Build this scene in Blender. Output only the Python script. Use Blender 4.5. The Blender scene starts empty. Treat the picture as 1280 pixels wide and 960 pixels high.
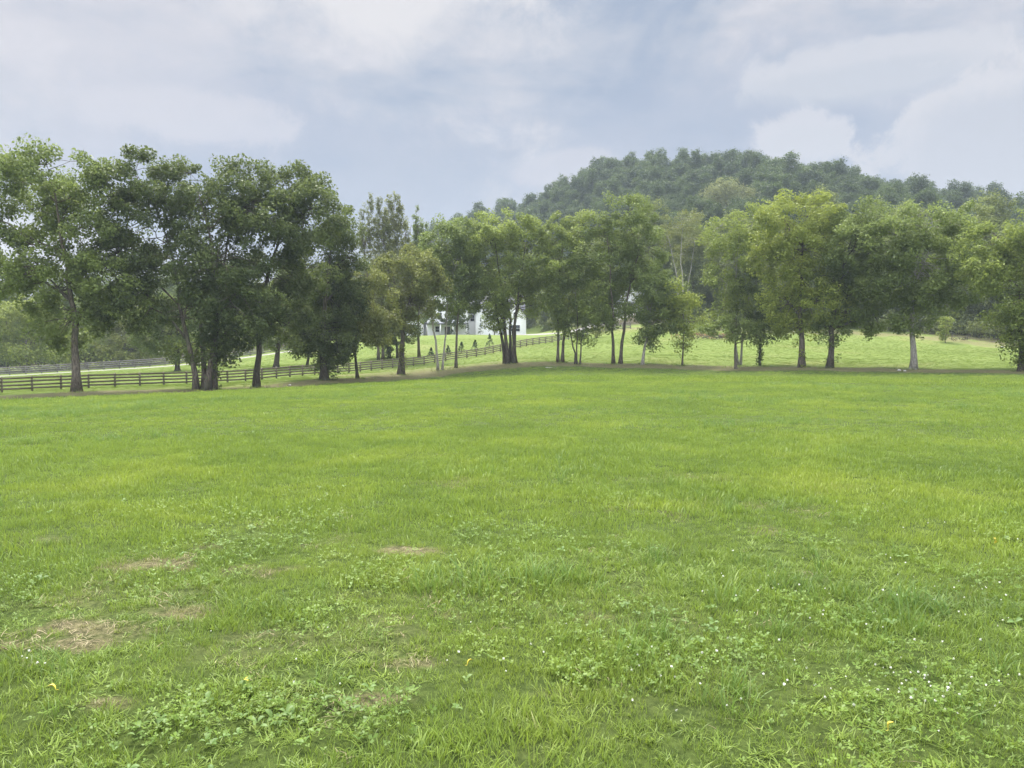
import bpy, math
import numpy as np
from mathutils import Vector, Matrix

R = np.random.default_rng(7)
scene = bpy.context.scene
COL = scene.collection
F = 960.0          # focal length of the photograph in its own pixels
EYE = 1.6
HOR = 440.0        # row of the horizon


def at(px, py, d):
    """a surveyed point: bearing px, height py, distance d"""
    return np.array([(px - 640) * d / F, d, EYE + (HOR - py) * d / F])


# ------------------------------------------------------------------ noise
def _hash(ix, iy, s):
    n = (ix.astype(np.int64) * 374761393 + iy.astype(np.int64) * 668265263 + s * 1442695041) & 0x7fffffff
    n = ((n ^ (n >> 13)) * 1274126177) & 0x7fffffff
    return ((n ^ (n >> 16)) & 0xffff) / 65535.0


def vnoise(x, y, s=0):
    ix, iy = np.floor(x), np.floor(y)
    fx, fy = x - ix, y - iy
    fx = fx * fx * (3 - 2 * fx)
    fy = fy * fy * (3 - 2 * fy)
    a = _hash(ix, iy, s); b = _hash(ix + 1, iy, s); c = _hash(ix, iy + 1, s); d = _hash(ix + 1, iy + 1, s)
    return (a * (1 - fx) + b * fx) * (1 - fy) + (c * (1 - fx) + d * fx) * fy


def fbm(x, y, s=0, o=4):
    v, a, t = 0, .5, 0
    for k in range(o):
        v = v + a * vnoise(x * 2 ** k + 17 * k, y * 2 ** k - 9 * k, s + k); t += a; a *= .5
    return v / t


def sstep(a, b, x):
    t = np.clip((x - a) / (b - a), 0, 1)
    return t * t * (3 - 2 * t)


# ------------------------------------------------------------------ terrain
EDGE = [(-160, 497, 48), (20, 495, 62), (95, 490, 65), (255, 487, 68), (320, 484, 72), (405, 475, 80), (447, 473, 84), (500, 468, 90),
        (549, 463, 96), (570, 460, 98), (638, 454, 100), (700, 453, 98), (771, 455, 98), (803, 455.5, 96),
        (853, 457, 94), (920, 459, 90), (1002, 459.5, 84), (1037, 460, 82), (1142, 461.5, 78), (1275, 464, 70), (1420, 466, 66)]
FENCE = [(-75, 28, -1.7), (-59, 48, -1.95), (-44.4, 68, -1.96), (-30, 85, -1.72), (-22, 104, -1.2), (-14, 118, -.37), (-5, 128, .93), (5, 146, 3.05), (9.3, 152, 3.66)]
ROADPX = [(-170, 476, 130), (0, 470.5, 135), (110, 464, 138), (220, 457, 142), (300, 448, 148), (380, 437, 156), (400, 435, 158), (450, 425, 176)]
cp = [(0, 0, 0), (8, 4, 0), (-8, 4, 0), (0, -25, .1), (30, -15, .2), (-30, -15, -.1), (0, 18, .02), (14, 20, .02), (-14, 20, -.15), (0, 45, .05),
      (-20, 40, -.75), (25, 42, .0), (-90, 0, -1.2), (90, 0, .5)]
for p in EDGE:
    cp.append(tuple(at(*p)))
    cp.append(tuple(at(p[0], p[1] + np.interp(p[0], [0, 400, 640, 1300], [9, 7, 6.5, 7]), p[2] - 6)))
cp += FENCE
for p in ROADPX: cp.append(tuple(at(*p)))
for p in [(430, 452, 128), (440, 437, 150), (500, 422, 178), (560, 419, 172), (610, 425, 162), (640, 432, 150), (650, 420, 172), (700, 415, 182),
          (500, 420, 196), (580, 419.5, 196), (655, 419, 196), (580, 421, 216), (650, 420, 216), (500, 421, 216),
          (720, 432, 125), (760, 414, 160), (860, 412, 160), (960, 415, 155), (1060, 417, 150), (1160, 422, 140), (1240, 431, 128), (1280, 436, 120), (1420, 436, 112),
          (850, 438, 115), (1000, 438, 110), (1150, 443, 100), (780, 396, 190),
          (150, 470, 105), (330, 460, 108), (70, 455, 175), (200, 450, 175), (-100, 468, 180), (100, 440, 230), (350, 430, 215), (482, 447.5, 124)]:
    cp.append(tuple(at(*p)))
for px, top, d in [(440, 350, 440), (520, 305, 440), (560, 275, 430), (620, 262, 410), (680, 246, 395), (720, 216, 380), (790, 199, 360), (850, 200, 350), (910, 194, 345), (960, 196, 345),
                   (1000, 208, 345), (1040, 212, 340), (1090, 218, 335), (1140, 232, 325), (1180, 244, 315), (1230, 246, 310), (1280, 246, 305), (1420, 255, 300)]:
    q = at(px, top, d); q[2] -= 15.5; cp.append(tuple(q))
for px, d, z in [(700, 270, 24), (780, 255, 30), (900, 250, 36), (1000, 245, 34), (1100, 240, 32), (1250, 230, 26), (1420, 225, 22), (620, 300, 22), (520, 320, 14), (300, 380, 6), (0, 380, 2), (-200, 300, -2)]:
    cp.append(((px - 640) * d / F, d, z))
for px, d, z in [(500, 560, 20), (800, 520, 45), (1100, 500, 45), (100, 560, 5), (1400, 460, 40)]:
    cp.append(((px - 640) * d / F, d, z))
for x, y, z in [(-350, 100, -2), (350, 60, 8), (-300, -200, 0), (300, -200, 2), (0, -300, 0), (-350, 300, 0)]:
    cp.append((x, y, z))
CP = np.array(cp)


def _k(r2):
    return .5 * r2 * np.log(r2 + 1e-9)


_n = len(CP)
_d2 = ((CP[:, None, :2] - CP[None, :, :2]) ** 2).sum(-1) / 1e4
_A = np.zeros((_n + 3, _n + 3))
_A[:_n, :_n] = _k(_d2) + np.eye(_n) * 1e-5
_A[:_n, _n] = 1; _A[:_n, _n + 1:] = CP[:, :2] / 100
_A[_n:, :_n] = _A[:_n, _n:].T
_w = np.linalg.solve(_A, np.concatenate([CP[:, 2], [0, 0, 0]]))


def gz(x, y):
    x = np.atleast_1d(np.asarray(x, float)); y = np.atleast_1d(np.asarray(y, float))
    out = np.empty(x.shape)
    for i in range(0, len(x), 20000):
        xs, ys = x[i:i + 20000], y[i:i + 20000]
        d2 = ((xs[:, None] - CP[:, 0]) ** 2 + (ys[:, None] - CP[:, 1]) ** 2) / 1e4
        out[i:i + 20000] = _k(d2) @ _w[:_n] + _w[_n] + (xs * _w[_n + 1] + ys * _w[_n + 2]) / 100
    r = np.hypot(x, y)
    f = sstep(420, 620, r)
    out = np.clip(out, -6, 100) * (1 - f) + 4 * f
    out = out + (fbm(x * .35, y * .35, 3, 3) - .5) * (.10 * sstep(1, 5, r) * (1 - .9 * sstep(45, 80, r))) + (fbm(x * 3, y * 3, 5, 2) - .5) * .03 * (1 - sstep(12, 35, r))
    return out


def g1(x, y):
    return float(gz([x], [y])[0])


def poly_dist(x, y, P):
    P = np.asarray(P, float)[:, :2]
    best = np.full(x.shape, 1e9)
    for a, b in zip(P[:-1], P[1:]):
        ab = b - a; L = (ab ** 2).sum()
        t = np.clip(((x - a[0]) * ab[0] + (y - a[1]) * ab[1]) / L, 0, 1)
        best = np.minimum(best, np.hypot(x - a[0] - t * ab[0], y - a[1] - t * ab[1]))
    return best


EDGEW = np.array([at(*p) for p in EDGE])
_eaz = np.arctan2(EDGEW[:, 0], EDGEW[:, 1]); _er = np.hypot(EDGEW[:, 0], EDGEW[:, 1])


def beyond(x, y):
    """metres past the tree line (negative inside the mown field)"""
    az = np.arctan2(x, y)
    return np.hypot(x, y) - np.interp(az, _eaz, _er)


SOILP = EDGEW.copy(); SOILP[:, 1] -= 2.0
BANK = np.array([at(*p) for p in [(745, 409, 165), (800, 409, 163), (860, 411, 161), (960, 414, 156), (1060, 416, 151), (1160, 421, 141), (1240, 430, 129), (1300, 436, 120)]])
WOODP = BANK + np.array([0, 6, 0])


def soil_mask(x, y):
    n = fbm(x * .35, y * .35, 11, 4)
    d = poly_dist(x, y, SOILP)
    px = x / np.maximum(y, 1) * F + 640
    half = np.interp(px, [-100, 300, 430, 500, 600, 680, 760, 1300], [2.6, 2.8, 3.0, 4.0, 4.8, 3.8, 2.7, 2.6])
    m = 1 - sstep(half * .55, half * 1.25, d + (n - .5) * 3.2)
    d2 = poly_dist(x, y, EDGEW[6:11] + np.array([-2.5, 5.5, 0]))
    m = np.maximum(m, .75 * (1 - sstep(1.5, 5.5, d2 + (n - .5) * 6)))
    d3 = poly_dist(x, y, BANK)
    m = np.maximum(m, .9 * (1 - sstep(1.0, 6, d3 + (n - .5) * 8)))
    return m


# worn, dry patches of the lawn, each with its own place, size and turn
DEAD = []
for px, py, rx, ry in [(110, 792, 120, 11), (215, 772, 60, 9), (60, 815, 90, 9), (272, 682, 28, 8), (120, 890, 46, 13), (40, 842, 40, 8), (670, 872, 60, 10), (545, 830, 50, 8), (740, 850, 60, 7), (510, 691, 40, 6),
                       (960, 663, 26, 5), (905, 632, 70, 8), (1025, 610, 60, 6), (360, 715, 40, 10), (455, 880, 50, 6), (760, 775, 40, 7), (830, 640, 70, 8), (560, 605, 90, 6), (200, 712, 90, 10), (880, 600, 90, 6), (1010, 640, 50, 6), (690, 920, 60, 9), (560, 770, 40, 8)]:
    d = EYE * F / (py - HOR)
    DEAD.append(((px - 640) * d / F, d, rx * d / F, ry * d * d / (EYE * F)))


def dead_mask(x, y):
    n = fbm(x * 3.1, y * 3.1, 21, 5)
    m = np.zeros(x.shape)
    for cx, cy, rx, ry in DEAD:
        q = np.hypot((x - cx) / rx, (y - cy) / ry)
        m = np.maximum(m, 1 - sstep(.2, 1.3, q + (n - .45) * 3.0))
    big = fbm(x * .22 + 5, y * .22, 31, 3); fine = fbm(x * 1.4, y * 1.4, 41, 4)
    m = np.maximum(m, .3 * sstep(.63, .78, fine * .6 + big * .45))
    return m * (.45 + .55 * (x < -.4) * (y < 8)) * (1 - sstep(20, 45, np.hypot(x, y)) * .7)


# ------------------------------------------------------------------ object helpers
def mesh_obj(name, V, Q=None, T=None, mat=None, parent=None, smooth=False, attrs=None, mats=None, midx=None):
    me = bpy.data.meshes.new(name)
    V = np.asarray(V, np.float32)
    nq = 0 if Q is None else len(Q); nt = 0 if T is None else len(T)
    me.vertices.add(len(V)); me.vertices.foreach_set('co', V.ravel())
    loops = []
    if nq: loops.append(np.asarray(Q, np.int32).ravel())
    if nt: loops.append(np.asarray(T, np.int32).ravel())
    if loops:
        L = np.concatenate(loops)
        me.loops.add(len(L)); me.loops.foreach_set('vertex_index', L)
        st = np.concatenate([np.arange(nq) * 4, nq * 4 + np.arange(nt) * 3]).astype(np.int32)
        me.polygons.add(nq + nt); me.polygons.foreach_set('loop_start', st)
        if smooth: me.polygons.foreach_set('use_smooth', np.ones(nq + nt, bool))
    for k, (typ, dom, val) in (attrs or {}).items():
        a = me.attributes.new(k, typ, dom)
        a.data.foreach_set('vector' if typ == 'FLOAT_VECTOR' else 'value', np.asarray(val, np.int32 if typ == 'INT' else np.float32).ravel())
    if mats:
        for m in mats: me.materials.append(m)
        me.polygons.foreach_set('material_index', np.asarray(midx, np.int32))
    elif mat: me.materials.append(mat)
    me.update(calc_edges=True); me.validate()
    o = bpy.data.objects.new(name, me)
    if parent is not False: COL.objects.link(o)
    if parent: o.parent = parent
    return o


def tag(o, label, cat, group=None, kind=None):
    if label: o['label'] = label
    if cat: o['category'] = cat
    if group: o['group'] = group
    if kind: o['kind'] = kind
    return o


def empty(name, loc, label, cat, group=None):
    o = bpy.data.objects.new(name, None); o.location = loc; o.empty_display_size = .2
    COL.objects.link(o)
    return tag(o, label, cat, group)


def copy_thing(root, loc, rz, s, label, group=None):
    r = root.copy(); COL.objects.link(r)
    r.location = loc; r.rotation_euler = (0, 0, rz); r.scale = (s, s, s) if not isinstance(s, tuple) else s
    r['label'] = label
    if group: r['group'] = group
    for ch in root.children:
        c = ch.copy(); COL.objects.link(c); c.parent = r
    return r


class MB:
    """collects quads and triangles into one mesh"""
    def __init__(s): s.V = []; s.Q = []; s.T = []; s.n = 0

    def add(s, v, q=None, t=None):
        v = np.asarray(v, float)
        if q is not None and len(q): s.Q.append(np.asarray(q) + s.n)
        if t is not None and len(t): s.T.append(np.asarray(t) + s.n)
        s.V.append(v); s.n += len(v); return s

    def box(s, x0, x1, y0, y1, z0, z1, M=None):
        v = np.array([(x, y, z) for z in (z0, z1) for y in (y0, y1) for x in (x0, x1)], float)
        if M is not None: v = v @ np.asarray(M)[:3, :3].T + np.asarray(M)[:3, 3]
        return s.add(v, [(0, 2, 3, 1), (4, 5, 7, 6), (0, 1, 5, 4), (2, 6, 7, 3), (0, 4, 6, 2), (1, 3, 7, 5)])

    def tube(s, P, rad, n=6, rough=0):
        P = np.asarray(P, float); rad = np.asarray(rad, float)
        T = np.gradient(P, axis=0); T /= np.linalg.norm(T, axis=1)[:, None] + 1e-9
        ref = np.array([1., .13, .07]) if abs(T[0][0]) < .8 else np.array([0, 1., .1])
        U = np.cross(T, ref); U /= np.linalg.norm(U, axis=1)[:, None] + 1e-9
        W = np.cross(T, U)
        a = np.arange(n) / n * 2 * np.pi
        rr = rad[:, None] * (1 + (R.random((len(P), n)) - .5) * rough)
        v = P[:, None] + rr[..., None] * (np.cos(a)[None, :, None] * U[:, None] + np.sin(a)[None, :, None] * W[:, None])
        i = np.arange(len(P) - 1)[:, None] * n; j = np.arange(n)[None]; k = (j + 1) % n
        q = np.stack([i + j, i + k, i + n + k, i + n + j], -1).reshape(-1, 4)
        m = len(P)
        vv = np.concatenate([v.reshape(-1, 3), P[-1:], P[:1]])
        e = (m - 1) * n
        t = [(e + x, e + (x + 1) % n, m * n) for x in range(n)] + [((x + 1) % n, x, m * n + 1) for x in range(n)]
        return s.add(vv, q, t)

    def build(s, name, mat, parent=None, smooth=False, attrs=None):
        V = np.concatenate(s.V)
        return mesh_obj(name, V, np.concatenate(s.Q) if s.Q else None, np.concatenate(s.T) if s.T else None, mat, parent, smooth, attrs)


def curve(a, b, sag=0, n=6, wob=0, up=None):
    """from a to b, leaving along up when given"""
    a = np.asarray(a, float); b = np.asarray(b, float)
    t = np.linspace(0, 1, n)[:, None]
    L = np.linalg.norm(b - a)
    c = (a + b) / 2 + np.array([0, 0, sag * L]) if up is None else a + np.asarray(up) * L * .5
    p = (1 - t) ** 2 * a + 2 * t * (1 - t) * c + t * t * b
    if wob: p[1:-1] += R.normal(0, wob * L, (n - 2, 3))
    return p


# ------------------------------------------------------------------ materials
def new_mat(name):
    m = bpy.data.materials.new(name); m.use_nodes = True
    nt = m.node_tree; nt.nodes.clear()
    return m, nt


class NB:
    def __init__(s, nt): s.nt = nt

    def n(s, typ, inp=None, **kw):
        nd = s.nt.nodes.new(typ)
        for k, v in kw.items(): setattr(nd, k, v)
        for k, v in (inp or {}).items():
            if isinstance(v, bpy.types.NodeSocket): s.nt.links.new(v, nd.inputs[k])
            else: nd.inputs[k].default_value = v
        return nd

    def math(s, op, a, b=0, c=0, clamp=False):
        nd = s.nt.nodes.new('ShaderNodeMath'); nd.operation = op; nd.use_clamp = clamp
        for i, v in enumerate((a, b, c)):
            if isinstance(v, bpy.types.NodeSocket): s.nt.links.new(v, nd.inputs[i])
            else: nd.inputs[i].default_value = v
        return nd.outputs[0]

    def mix(s, f, a, b, mode='MIX'):
        nd = s.nt.nodes.new('ShaderNodeMix'); nd.data_type = 'RGBA'; nd.blend_type = mode
        for i, v in ((0, f), (6, a), (7, b)):
            if isinstance(v, bpy.types.NodeSocket): s.nt.links.new(v, nd.inputs[i])
            else: nd.inputs[i].default_value = v if i == 0 else (*v, 1)
        return nd.outputs[2]

    def ramp(s, f, stops):
        nd = s.nt.nodes.new('ShaderNodeValToRGB'); cr = nd.color_ramp
        while len(cr.elements) < len(stops): cr.elements.new(.5)
        for e, (p, c) in zip(cr.elements, stops):
            e.position = p; e.color = (*c, 1) if len(c) == 3 else c
        s.nt.links.new(f, nd.inputs[0]); return nd.outputs[0]

    def smooth(s, x, a, b):
        nd = s.nt.nodes.new('ShaderNodeMapRange'); nd.interpolation_type = 'SMOOTHSTEP'
        nd.inputs[1].default_value = a; nd.inputs[2].default_value = b
        s.nt.links.new(x, nd.inputs[0]); return nd.outputs[0]

    def noise(s, vec, scale, detail=4, rough=.55, dist=0):
        nd = s.n('ShaderNodeTexNoise', {'Scale': scale, 'Detail': detail, 'Roughness': rough, 'Distortion': dist})
        if vec is not None: s.nt.links.new(vec, nd.inputs['Vector'])
        return nd.outputs['Fac']

    def out(s, sh):
        o = s.nt.nodes.new('ShaderNodeOutputMaterial'); s.nt.links.new(sh, o.inputs[0])


def leaf_material(name, base, light, trans=.38, vary=.35):
    """leaf colour runs from base to light leaf by leaf and tree by tree"""
    m, nt = new_mat(name); b = NB(nt)
    at_ = b.n('ShaderNodeAttribute', attribute_name='tint').outputs['Fac']
    oi = b.n('ShaderNodeObjectInfo').outputs['Random']
    f = b.math('ADD', at_, b.math('MULTIPLY', b.math('SUBTRACT', oi, .5), vary), clamp=True)
    c = b.mix(f, base, light)
    p = b.n('ShaderNodeBsdfPrincipled', {'Base Color': c, 'Roughness': .55, 'Specular IOR Level': .25})
    t = b.n('ShaderNodeBsdfTranslucent', {'Color': b.mix(.6, c, [v * 1.35 for v in light])})
    b.out(b.n('ShaderNodeMixShader', {0: trans, 1: p.outputs[0], 2: t.outputs[0]}).outputs[0])
    return m


def bark_material(name, c0, c1):
    m, nt = new_mat(name); b = NB(nt)
    tc = b.n('ShaderNodeTexCoord').outputs['Object']
    mp = b.n('ShaderNodeMapping', {'Vector': tc, 'Scale': (5, 5, .9)}).outputs[0]
    n1 = b.noise(mp, 2.2, 6, .65, .6); n2 = b.noise(tc, .7, 3)
    c = b.mix(b.smooth(n1, .35, .65), c0, c1)
    c = b.mix(b.math('MULTIPLY', b.smooth(n2, .52, .7), .5), c, (.10, .115, .07))
    bp = b.n('ShaderNodeBump', {'Strength': .7, 'Distance': .05, 'Height': n1}).outputs[0]
    b.out(b.n('ShaderNodeBsdfPrincipled', {'Base Color': c, 'Roughness': .9, 'Specular IOR Level': .15, 'Normal': bp}).outputs[0])
    return m


def plain_material(name, c0, c1, scale=3, rough=.8, stretch=(1, 1, 1), bump=.2):
    m, nt = new_mat(name); b = NB(nt)
    tc = b.n('ShaderNodeTexCoord').outputs['Object']
    mp = b.n('ShaderNodeMapping', {'Vector': tc, 'Scale': stretch}).outputs[0]
    n1 = b.noise(mp, scale, 6, .6)
    c = b.mix(b.smooth(n1, .3, .7), c0, c1)
    bp = b.n('ShaderNodeBump', {'Strength': bump, 'Distance': .02, 'Height': n1}).outputs[0]
    b.out(b.n('ShaderNodeBsdfPrincipled', {'Base Color': c, 'Roughness': rough, 'Specular IOR Level': .25, 'Normal': bp}).outputs[0])
    return m


LEAF = {
    'dark': leaf_material('leaf_dark', (0.059, 0.086, 0.026), (0.157, 0.196, 0.054)),
    'mid': leaf_material('leaf_mid', (0.084, 0.119, 0.031), (0.232, 0.290, 0.077)),
    'olive': leaf_material('leaf_olive', (0.090, 0.107, 0.028), (0.230, 0.253, 0.063)),
    'light': leaf_material('leaf_light', (0.103, 0.142, 0.033), (0.285, 0.343, 0.079)),
    'bright': leaf_material('leaf_bright', (0.117, 0.157, 0.030), (0.303, 0.351, 0.067)),
    'pale': leaf_material('leaf_pale', (0.096, 0.117, 0.038), (0.255, 0.273, 0.095)),
    'wood': leaf_material('leaf_wood', (0.070, 0.096, 0.031), (0.234, 0.271, 0.074), vary=.6),
    'hill': leaf_material('leaf_hill', (0.027, 0.047, 0.015), (0.085, 0.123, 0.032), vary=1.1),
    'conifer': leaf_material('leaf_conifer', (0.028, 0.052, 0.015), (0.072, 0.111, 0.029), .1),
    'dry': leaf_material('leaf_dry', (0.223, 0.117, 0.048), (0.399, 0.234, 0.104), .1),
}
BARK = bark_material('bark', (.055, .045, .034), (.17, .145, .11))
BARKD = bark_material('bark_dark', (.035, .030, .022), (.11, .095, .07))
BARKP = bark_material('bark_pale', (.16, .145, .12), (.38, .36, .31))
WOODD = plain_material('fence_dark_wood', (.09, .076, .056), (.21, .175, .13), 4, .75, (1, 1, 8))
WOODG = plain_material('fence_grey_wood', (.10, .093, .083), (.21, .195, .175), 4, .8, (1, 1, 8))
WHITE = plain_material('white_siding', (.80, .80, .79), (.86, .86, .85), 2, .6)
ROOFM = plain_material('grey_shingle', (.07, .072, .08), (.15, .15, .16), 6, .85)
GLASSM = plain_material('dark_window_glass', (.015, .018, .022), (.03, .034, .04), 1, .08, bump=0)
DOORM = plain_material('dark_door', (.05, .035, .025), (.09, .065, .045), 3, .5)
GRAVEL = plain_material('gravel', (.17, .16, .143), (.29, .275, .25), 9, .95)
STONE = plain_material('stone', (.28, .26, .22), (.55, .53, .48), 7, .9, bump=.6)

# ------------------------------------------------------------------ ground
def ground_material():
    m, nt = new_mat('ground_turf'); b = NB(nt)
    pos = b.n('ShaderNodeNewGeometry').outputs['Position']
    soil = b.n('ShaderNodeAttribute', attribute_name='soil').outputs['Fac']
    dead = b.n('ShaderNodeAttribute', attribute_name='dead').outputs['Fac']
    mead = b.n('ShaderNodeAttribute', attribute_name='meadow').outputs['Fac']
    wood = b.n('ShaderNodeAttribute', attribute_name='woodfloor').outputs['Fac']
    nf = b.noise(pos, 16, 10, .8); nm = b.noise(pos, .9, 6, .6, .4); nb = b.noise(pos, .09, 5, .6, .6)
    g = b.mix(b.smooth(nf, .35, .65), (.036, .055, .012), (.09, .125, .028))
    g = b.mix(b.math('MULTIPLY', b.smooth(nm, .45, .7), .45), g, (.085, .115, .025))
    md = b.mix(b.smooth(nm, .3, .7), (.12, .16, .036), (.142, .185, .045))
    md = b.mix(b.math('MULTIPLY', b.smooth(nb, .5, .66), .6), md, (.19, .20, .07))
    md = b.mix(b.math('MULTIPLY', b.smooth(nf, .5, .75), .1), md, (.09, .14, .03))
    c = b.mix(mead, g, md)
    so = b.mix(b.smooth(nf, .36, .64), (.05, .045, .022), (.23, .19, .105))
    so = b.mix(b.math('MULTIPLY', b.smooth(nm, .5, .7), .5), so, (.25, .21, .12))
    c = b.mix(b.math('MULTIPLY', dead, .75), c, so)
    c = b.mix(b.math('MULTIPLY', b.smooth(b.math('ADD', soil, b.math('MULTIPLY', b.math('SUBTRACT', nm, .5), 1.1)), .35, 1.0), .68), c, so)
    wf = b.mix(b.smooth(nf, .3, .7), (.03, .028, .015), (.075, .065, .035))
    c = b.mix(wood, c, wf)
    bp = b.n('ShaderNodeBump', {'Strength': .8, 'Distance': .04, 'Height': nf}).outputs[0]
    b.out(b.n('ShaderNodeBsdfPrincipled', {'Base Color': c, 'Roughness': .95, 'Specular IOR Level': .1, 'Normal': bp}).outputs[0])
    return m


az = np.radians(np.concatenate([np.arange(-50, 50, .25), np.arange(50, 310, 3)]))
rad = np.concatenate([[.25], np.geomspace(.5, 900, 560)])
AZ, RD = np.meshgrid(az, rad, indexing='ij')
gx = (np.sin(AZ) * RD).ravel(); gy = (np.cos(AZ) * RD).ravel()
gzv = gz(gx, gy)
V = np.stack([gx, gy, gzv], 1)
na, nr = AZ.shape
i = np.arange(na)[:, None]; j = np.arange(nr - 1)[None]
i2 = (i + 1) % na
Q = np.stack([i * nr + j, i2 * nr + j, i2 * nr + j + 1, i * nr + j + 1], -1).reshape(-1, 4)[:, ::-1]
V = np.concatenate([V, [[0, 0, g1(0, 0)]]])
T = np.stack([np.full(na, na * nr), ((np.arange(na) + 1) % na) * nr, np.arange(na) * nr], 1)
bx_, by_ = V[:, 0], V[:, 1]
be = beyond(bx_, by_)
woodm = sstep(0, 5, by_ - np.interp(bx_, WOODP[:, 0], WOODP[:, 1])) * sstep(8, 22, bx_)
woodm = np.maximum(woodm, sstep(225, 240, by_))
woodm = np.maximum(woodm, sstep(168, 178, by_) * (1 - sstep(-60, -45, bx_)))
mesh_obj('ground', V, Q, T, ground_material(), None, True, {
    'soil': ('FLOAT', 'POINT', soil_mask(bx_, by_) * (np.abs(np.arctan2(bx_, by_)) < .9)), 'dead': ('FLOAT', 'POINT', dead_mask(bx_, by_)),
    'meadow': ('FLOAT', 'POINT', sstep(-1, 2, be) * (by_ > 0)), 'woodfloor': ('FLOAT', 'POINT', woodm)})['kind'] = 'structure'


# ------------------------------------------------------------------ grass and ground cover
def grass_material(name, root, tip, dry, pale):
    m, nt = new_mat(name); b = NB(nt)
    pos = b.n('ShaderNodeNewGeometry').outputs['Position']
    tint = b.n('ShaderNodeAttribute', attribute_name='tint').outputs['Fac']
    dr = b.n('ShaderNodeAttribute', attribute_name='dry', attribute_type='INSTANCER').outputs['Fac']
    pl = b.n('ShaderNodeAttribute', attribute_name='pale', attribute_type='INSTANCER').outputs['Fac']
    oi = b.n('ShaderNodeObjectInfo').outputs['Random']
    n1 = b.noise(pos, .35, 5, .6, .5); n2 = b.noise(pos, 2.2, 4, .6)
    f = b.math('ADD', b.math('MULTIPLY', tint, .55), b.math('MULTIPLY', b.smooth(n2, .3, .7), .25))
    f = b.math('ADD', f, b.math('MULTIPLY', oi, .2), clamp=True)
    c = b.mix(f, root, tip)
    c = b.mix(b.math('MULTIPLY', b.smooth(n1, .48, .68), .4), c, (tip[0] * 1.35, tip[1] * 1.12, tip[2]))
    c = b.mix(b.math('MULTIPLY', b.smooth(n1, .5, .32), .35), c, (root[0] * .8, root[1], root[2] * 1.4))
    c = b.mix(pl, c, pale)
    c = b.mix(b.math('MULTIPLY', b.smooth(b.math('ADD', b.math('MULTIPLY', dr, 1.1), b.math('MULTIPLY', tint, .5)), .6, 1.1), .85), c, dry)
    p = b.n('ShaderNodeBsdfPrincipled', {'Base Color': c, 'Roughness': .5, 'Specular IOR Level': .3})
    t = b.n('ShaderNodeBsdfTranslucent', {'Color': b.mix(.5, c, (tip[0] * 1.2, tip[1] * 1.2, tip[2]))})
    b.out(b.n('ShaderNodeMixShader', {0: .35, 1: p.outputs[0], 2: t.outputs[0]}).outputs[0])
    return m


GR = grass_material('grass_blades', (.056, .10, .018), (.285, .385, .06), (.33, .27, .15), (.15, .20, .048))
GT = grass_material('tall_grass_blades', (.08, .145, .025), (.19, .29, .06), (.33, .27, .15), (.15, .20, .048))
CL = grass_material('clover_leaves', (.075, .135, .02), (.19, .285, .04), (.25, .20, .10), (.2, .28, .06))
BL = grass_material('broad_weed_leaves', (.085, .15, .03), (.19, .29, .075), (.25, .20, .10), (.2, .28, .06))
SM = plain_material('straw', (.22, .17, .09), (.42, .35, .22), 9, .8)
FW = plain_material('clover_white', (.62, .62, .54), (.78, .77, .68), 40, .7)
YL = plain_material('yellow_leaf', (.62, .48, .05), (.78, .64, .12), 20, .5)


def tuft(name, n, spread, hmin, hmax, width, bend, mat, seg=3, lie=0):
    """a handful of tapered, bent blades"""
    V, Q, T, tn = [], [], [], []
    for k in range(n):
        a = R.random() * 6.283; r = spread * math.sqrt(R.random())
        p = np.array([r * math.cos(a), r * math.sin(a), -.01])
        d = R.random() * 6.283
        u = np.array([math.cos(d), math.sin(d), 0]); s = np.array([-u[1], u[0], 0])
        h = hmin + (hmax - hmin) * R.random() ** 1.3; bd = bend * (.3 + R.random()); w = width * (.6 + .8 * R.random())
        b0 = sum(len(v) for v in V)
        th = .12 + R.random() * .3 + lie
        for q in range(seg + 1):
            t = q / seg
            ww = w * (1 - t ** 1.6) * .5
            if q == seg: V.append(p[None])
            else: V.append(np.stack([p - s * ww, p + s * ww]))
            ang = th + bd * t
            p = p + (u * math.sin(ang) + np.array([0, 0, math.cos(ang)])) * h / seg
        for q in range(seg - 1): Q.append((b0 + 2 * q, b0 + 2 * q + 1, b0 + 2 * q + 3, b0 + 2 * q + 2))
        T.append((b0 + 2 * seg - 2, b0 + 2 * seg - 1, b0 + 2 * seg))
        tn += [R.random()] * (2 * seg + 1)
    V = np.concatenate(V)
    return mesh_obj(name, V, Q, T, mat, False, True, {'tint': ('FLOAT', 'POINT', tn)})


def clover_tuft(name, n, spread, size, mat, lobes=3):
    V, Q, tn = [], [], []
    for k in range(n):
        a = R.random() * 6.283; r = spread * math.sqrt(R.random()); h = .02 + .055 * R.random()
        c = np.array([r * math.cos(a), r * math.sin(a), h]); s = size * (.6 + .7 * R.random()); a0 = R.random() * 6.283
        tx, ty = R.normal(0, .28, 2); ti = R.random()
        for l in range(lobes):
            an = a0 + l * 2 * math.pi / lobes + R.normal(0, .15)
            e = np.array([math.cos(an), math.sin(an), .25]); f = np.array([-e[1], e[0], 0])
            pts = [c, c + e * s * .55 - f * s * .38, c + e * s, c + e * s * .55 + f * s * .38]
            pts = np.array(pts); pts[:, 2] += (pts[:, 0] - c[0]) * tx + (pts[:, 1] - c[1]) * ty
            b0 = len(V) * 4; V.append(pts); Q.append((b0, b0 + 1, b0 + 2, b0 + 3)); tn += [ti] * 4
    return mesh_obj(name, np.concatenate(V), Q, None, mat, False, True, {'tint': ('FLOAT', 'POINT', tn)})


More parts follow.
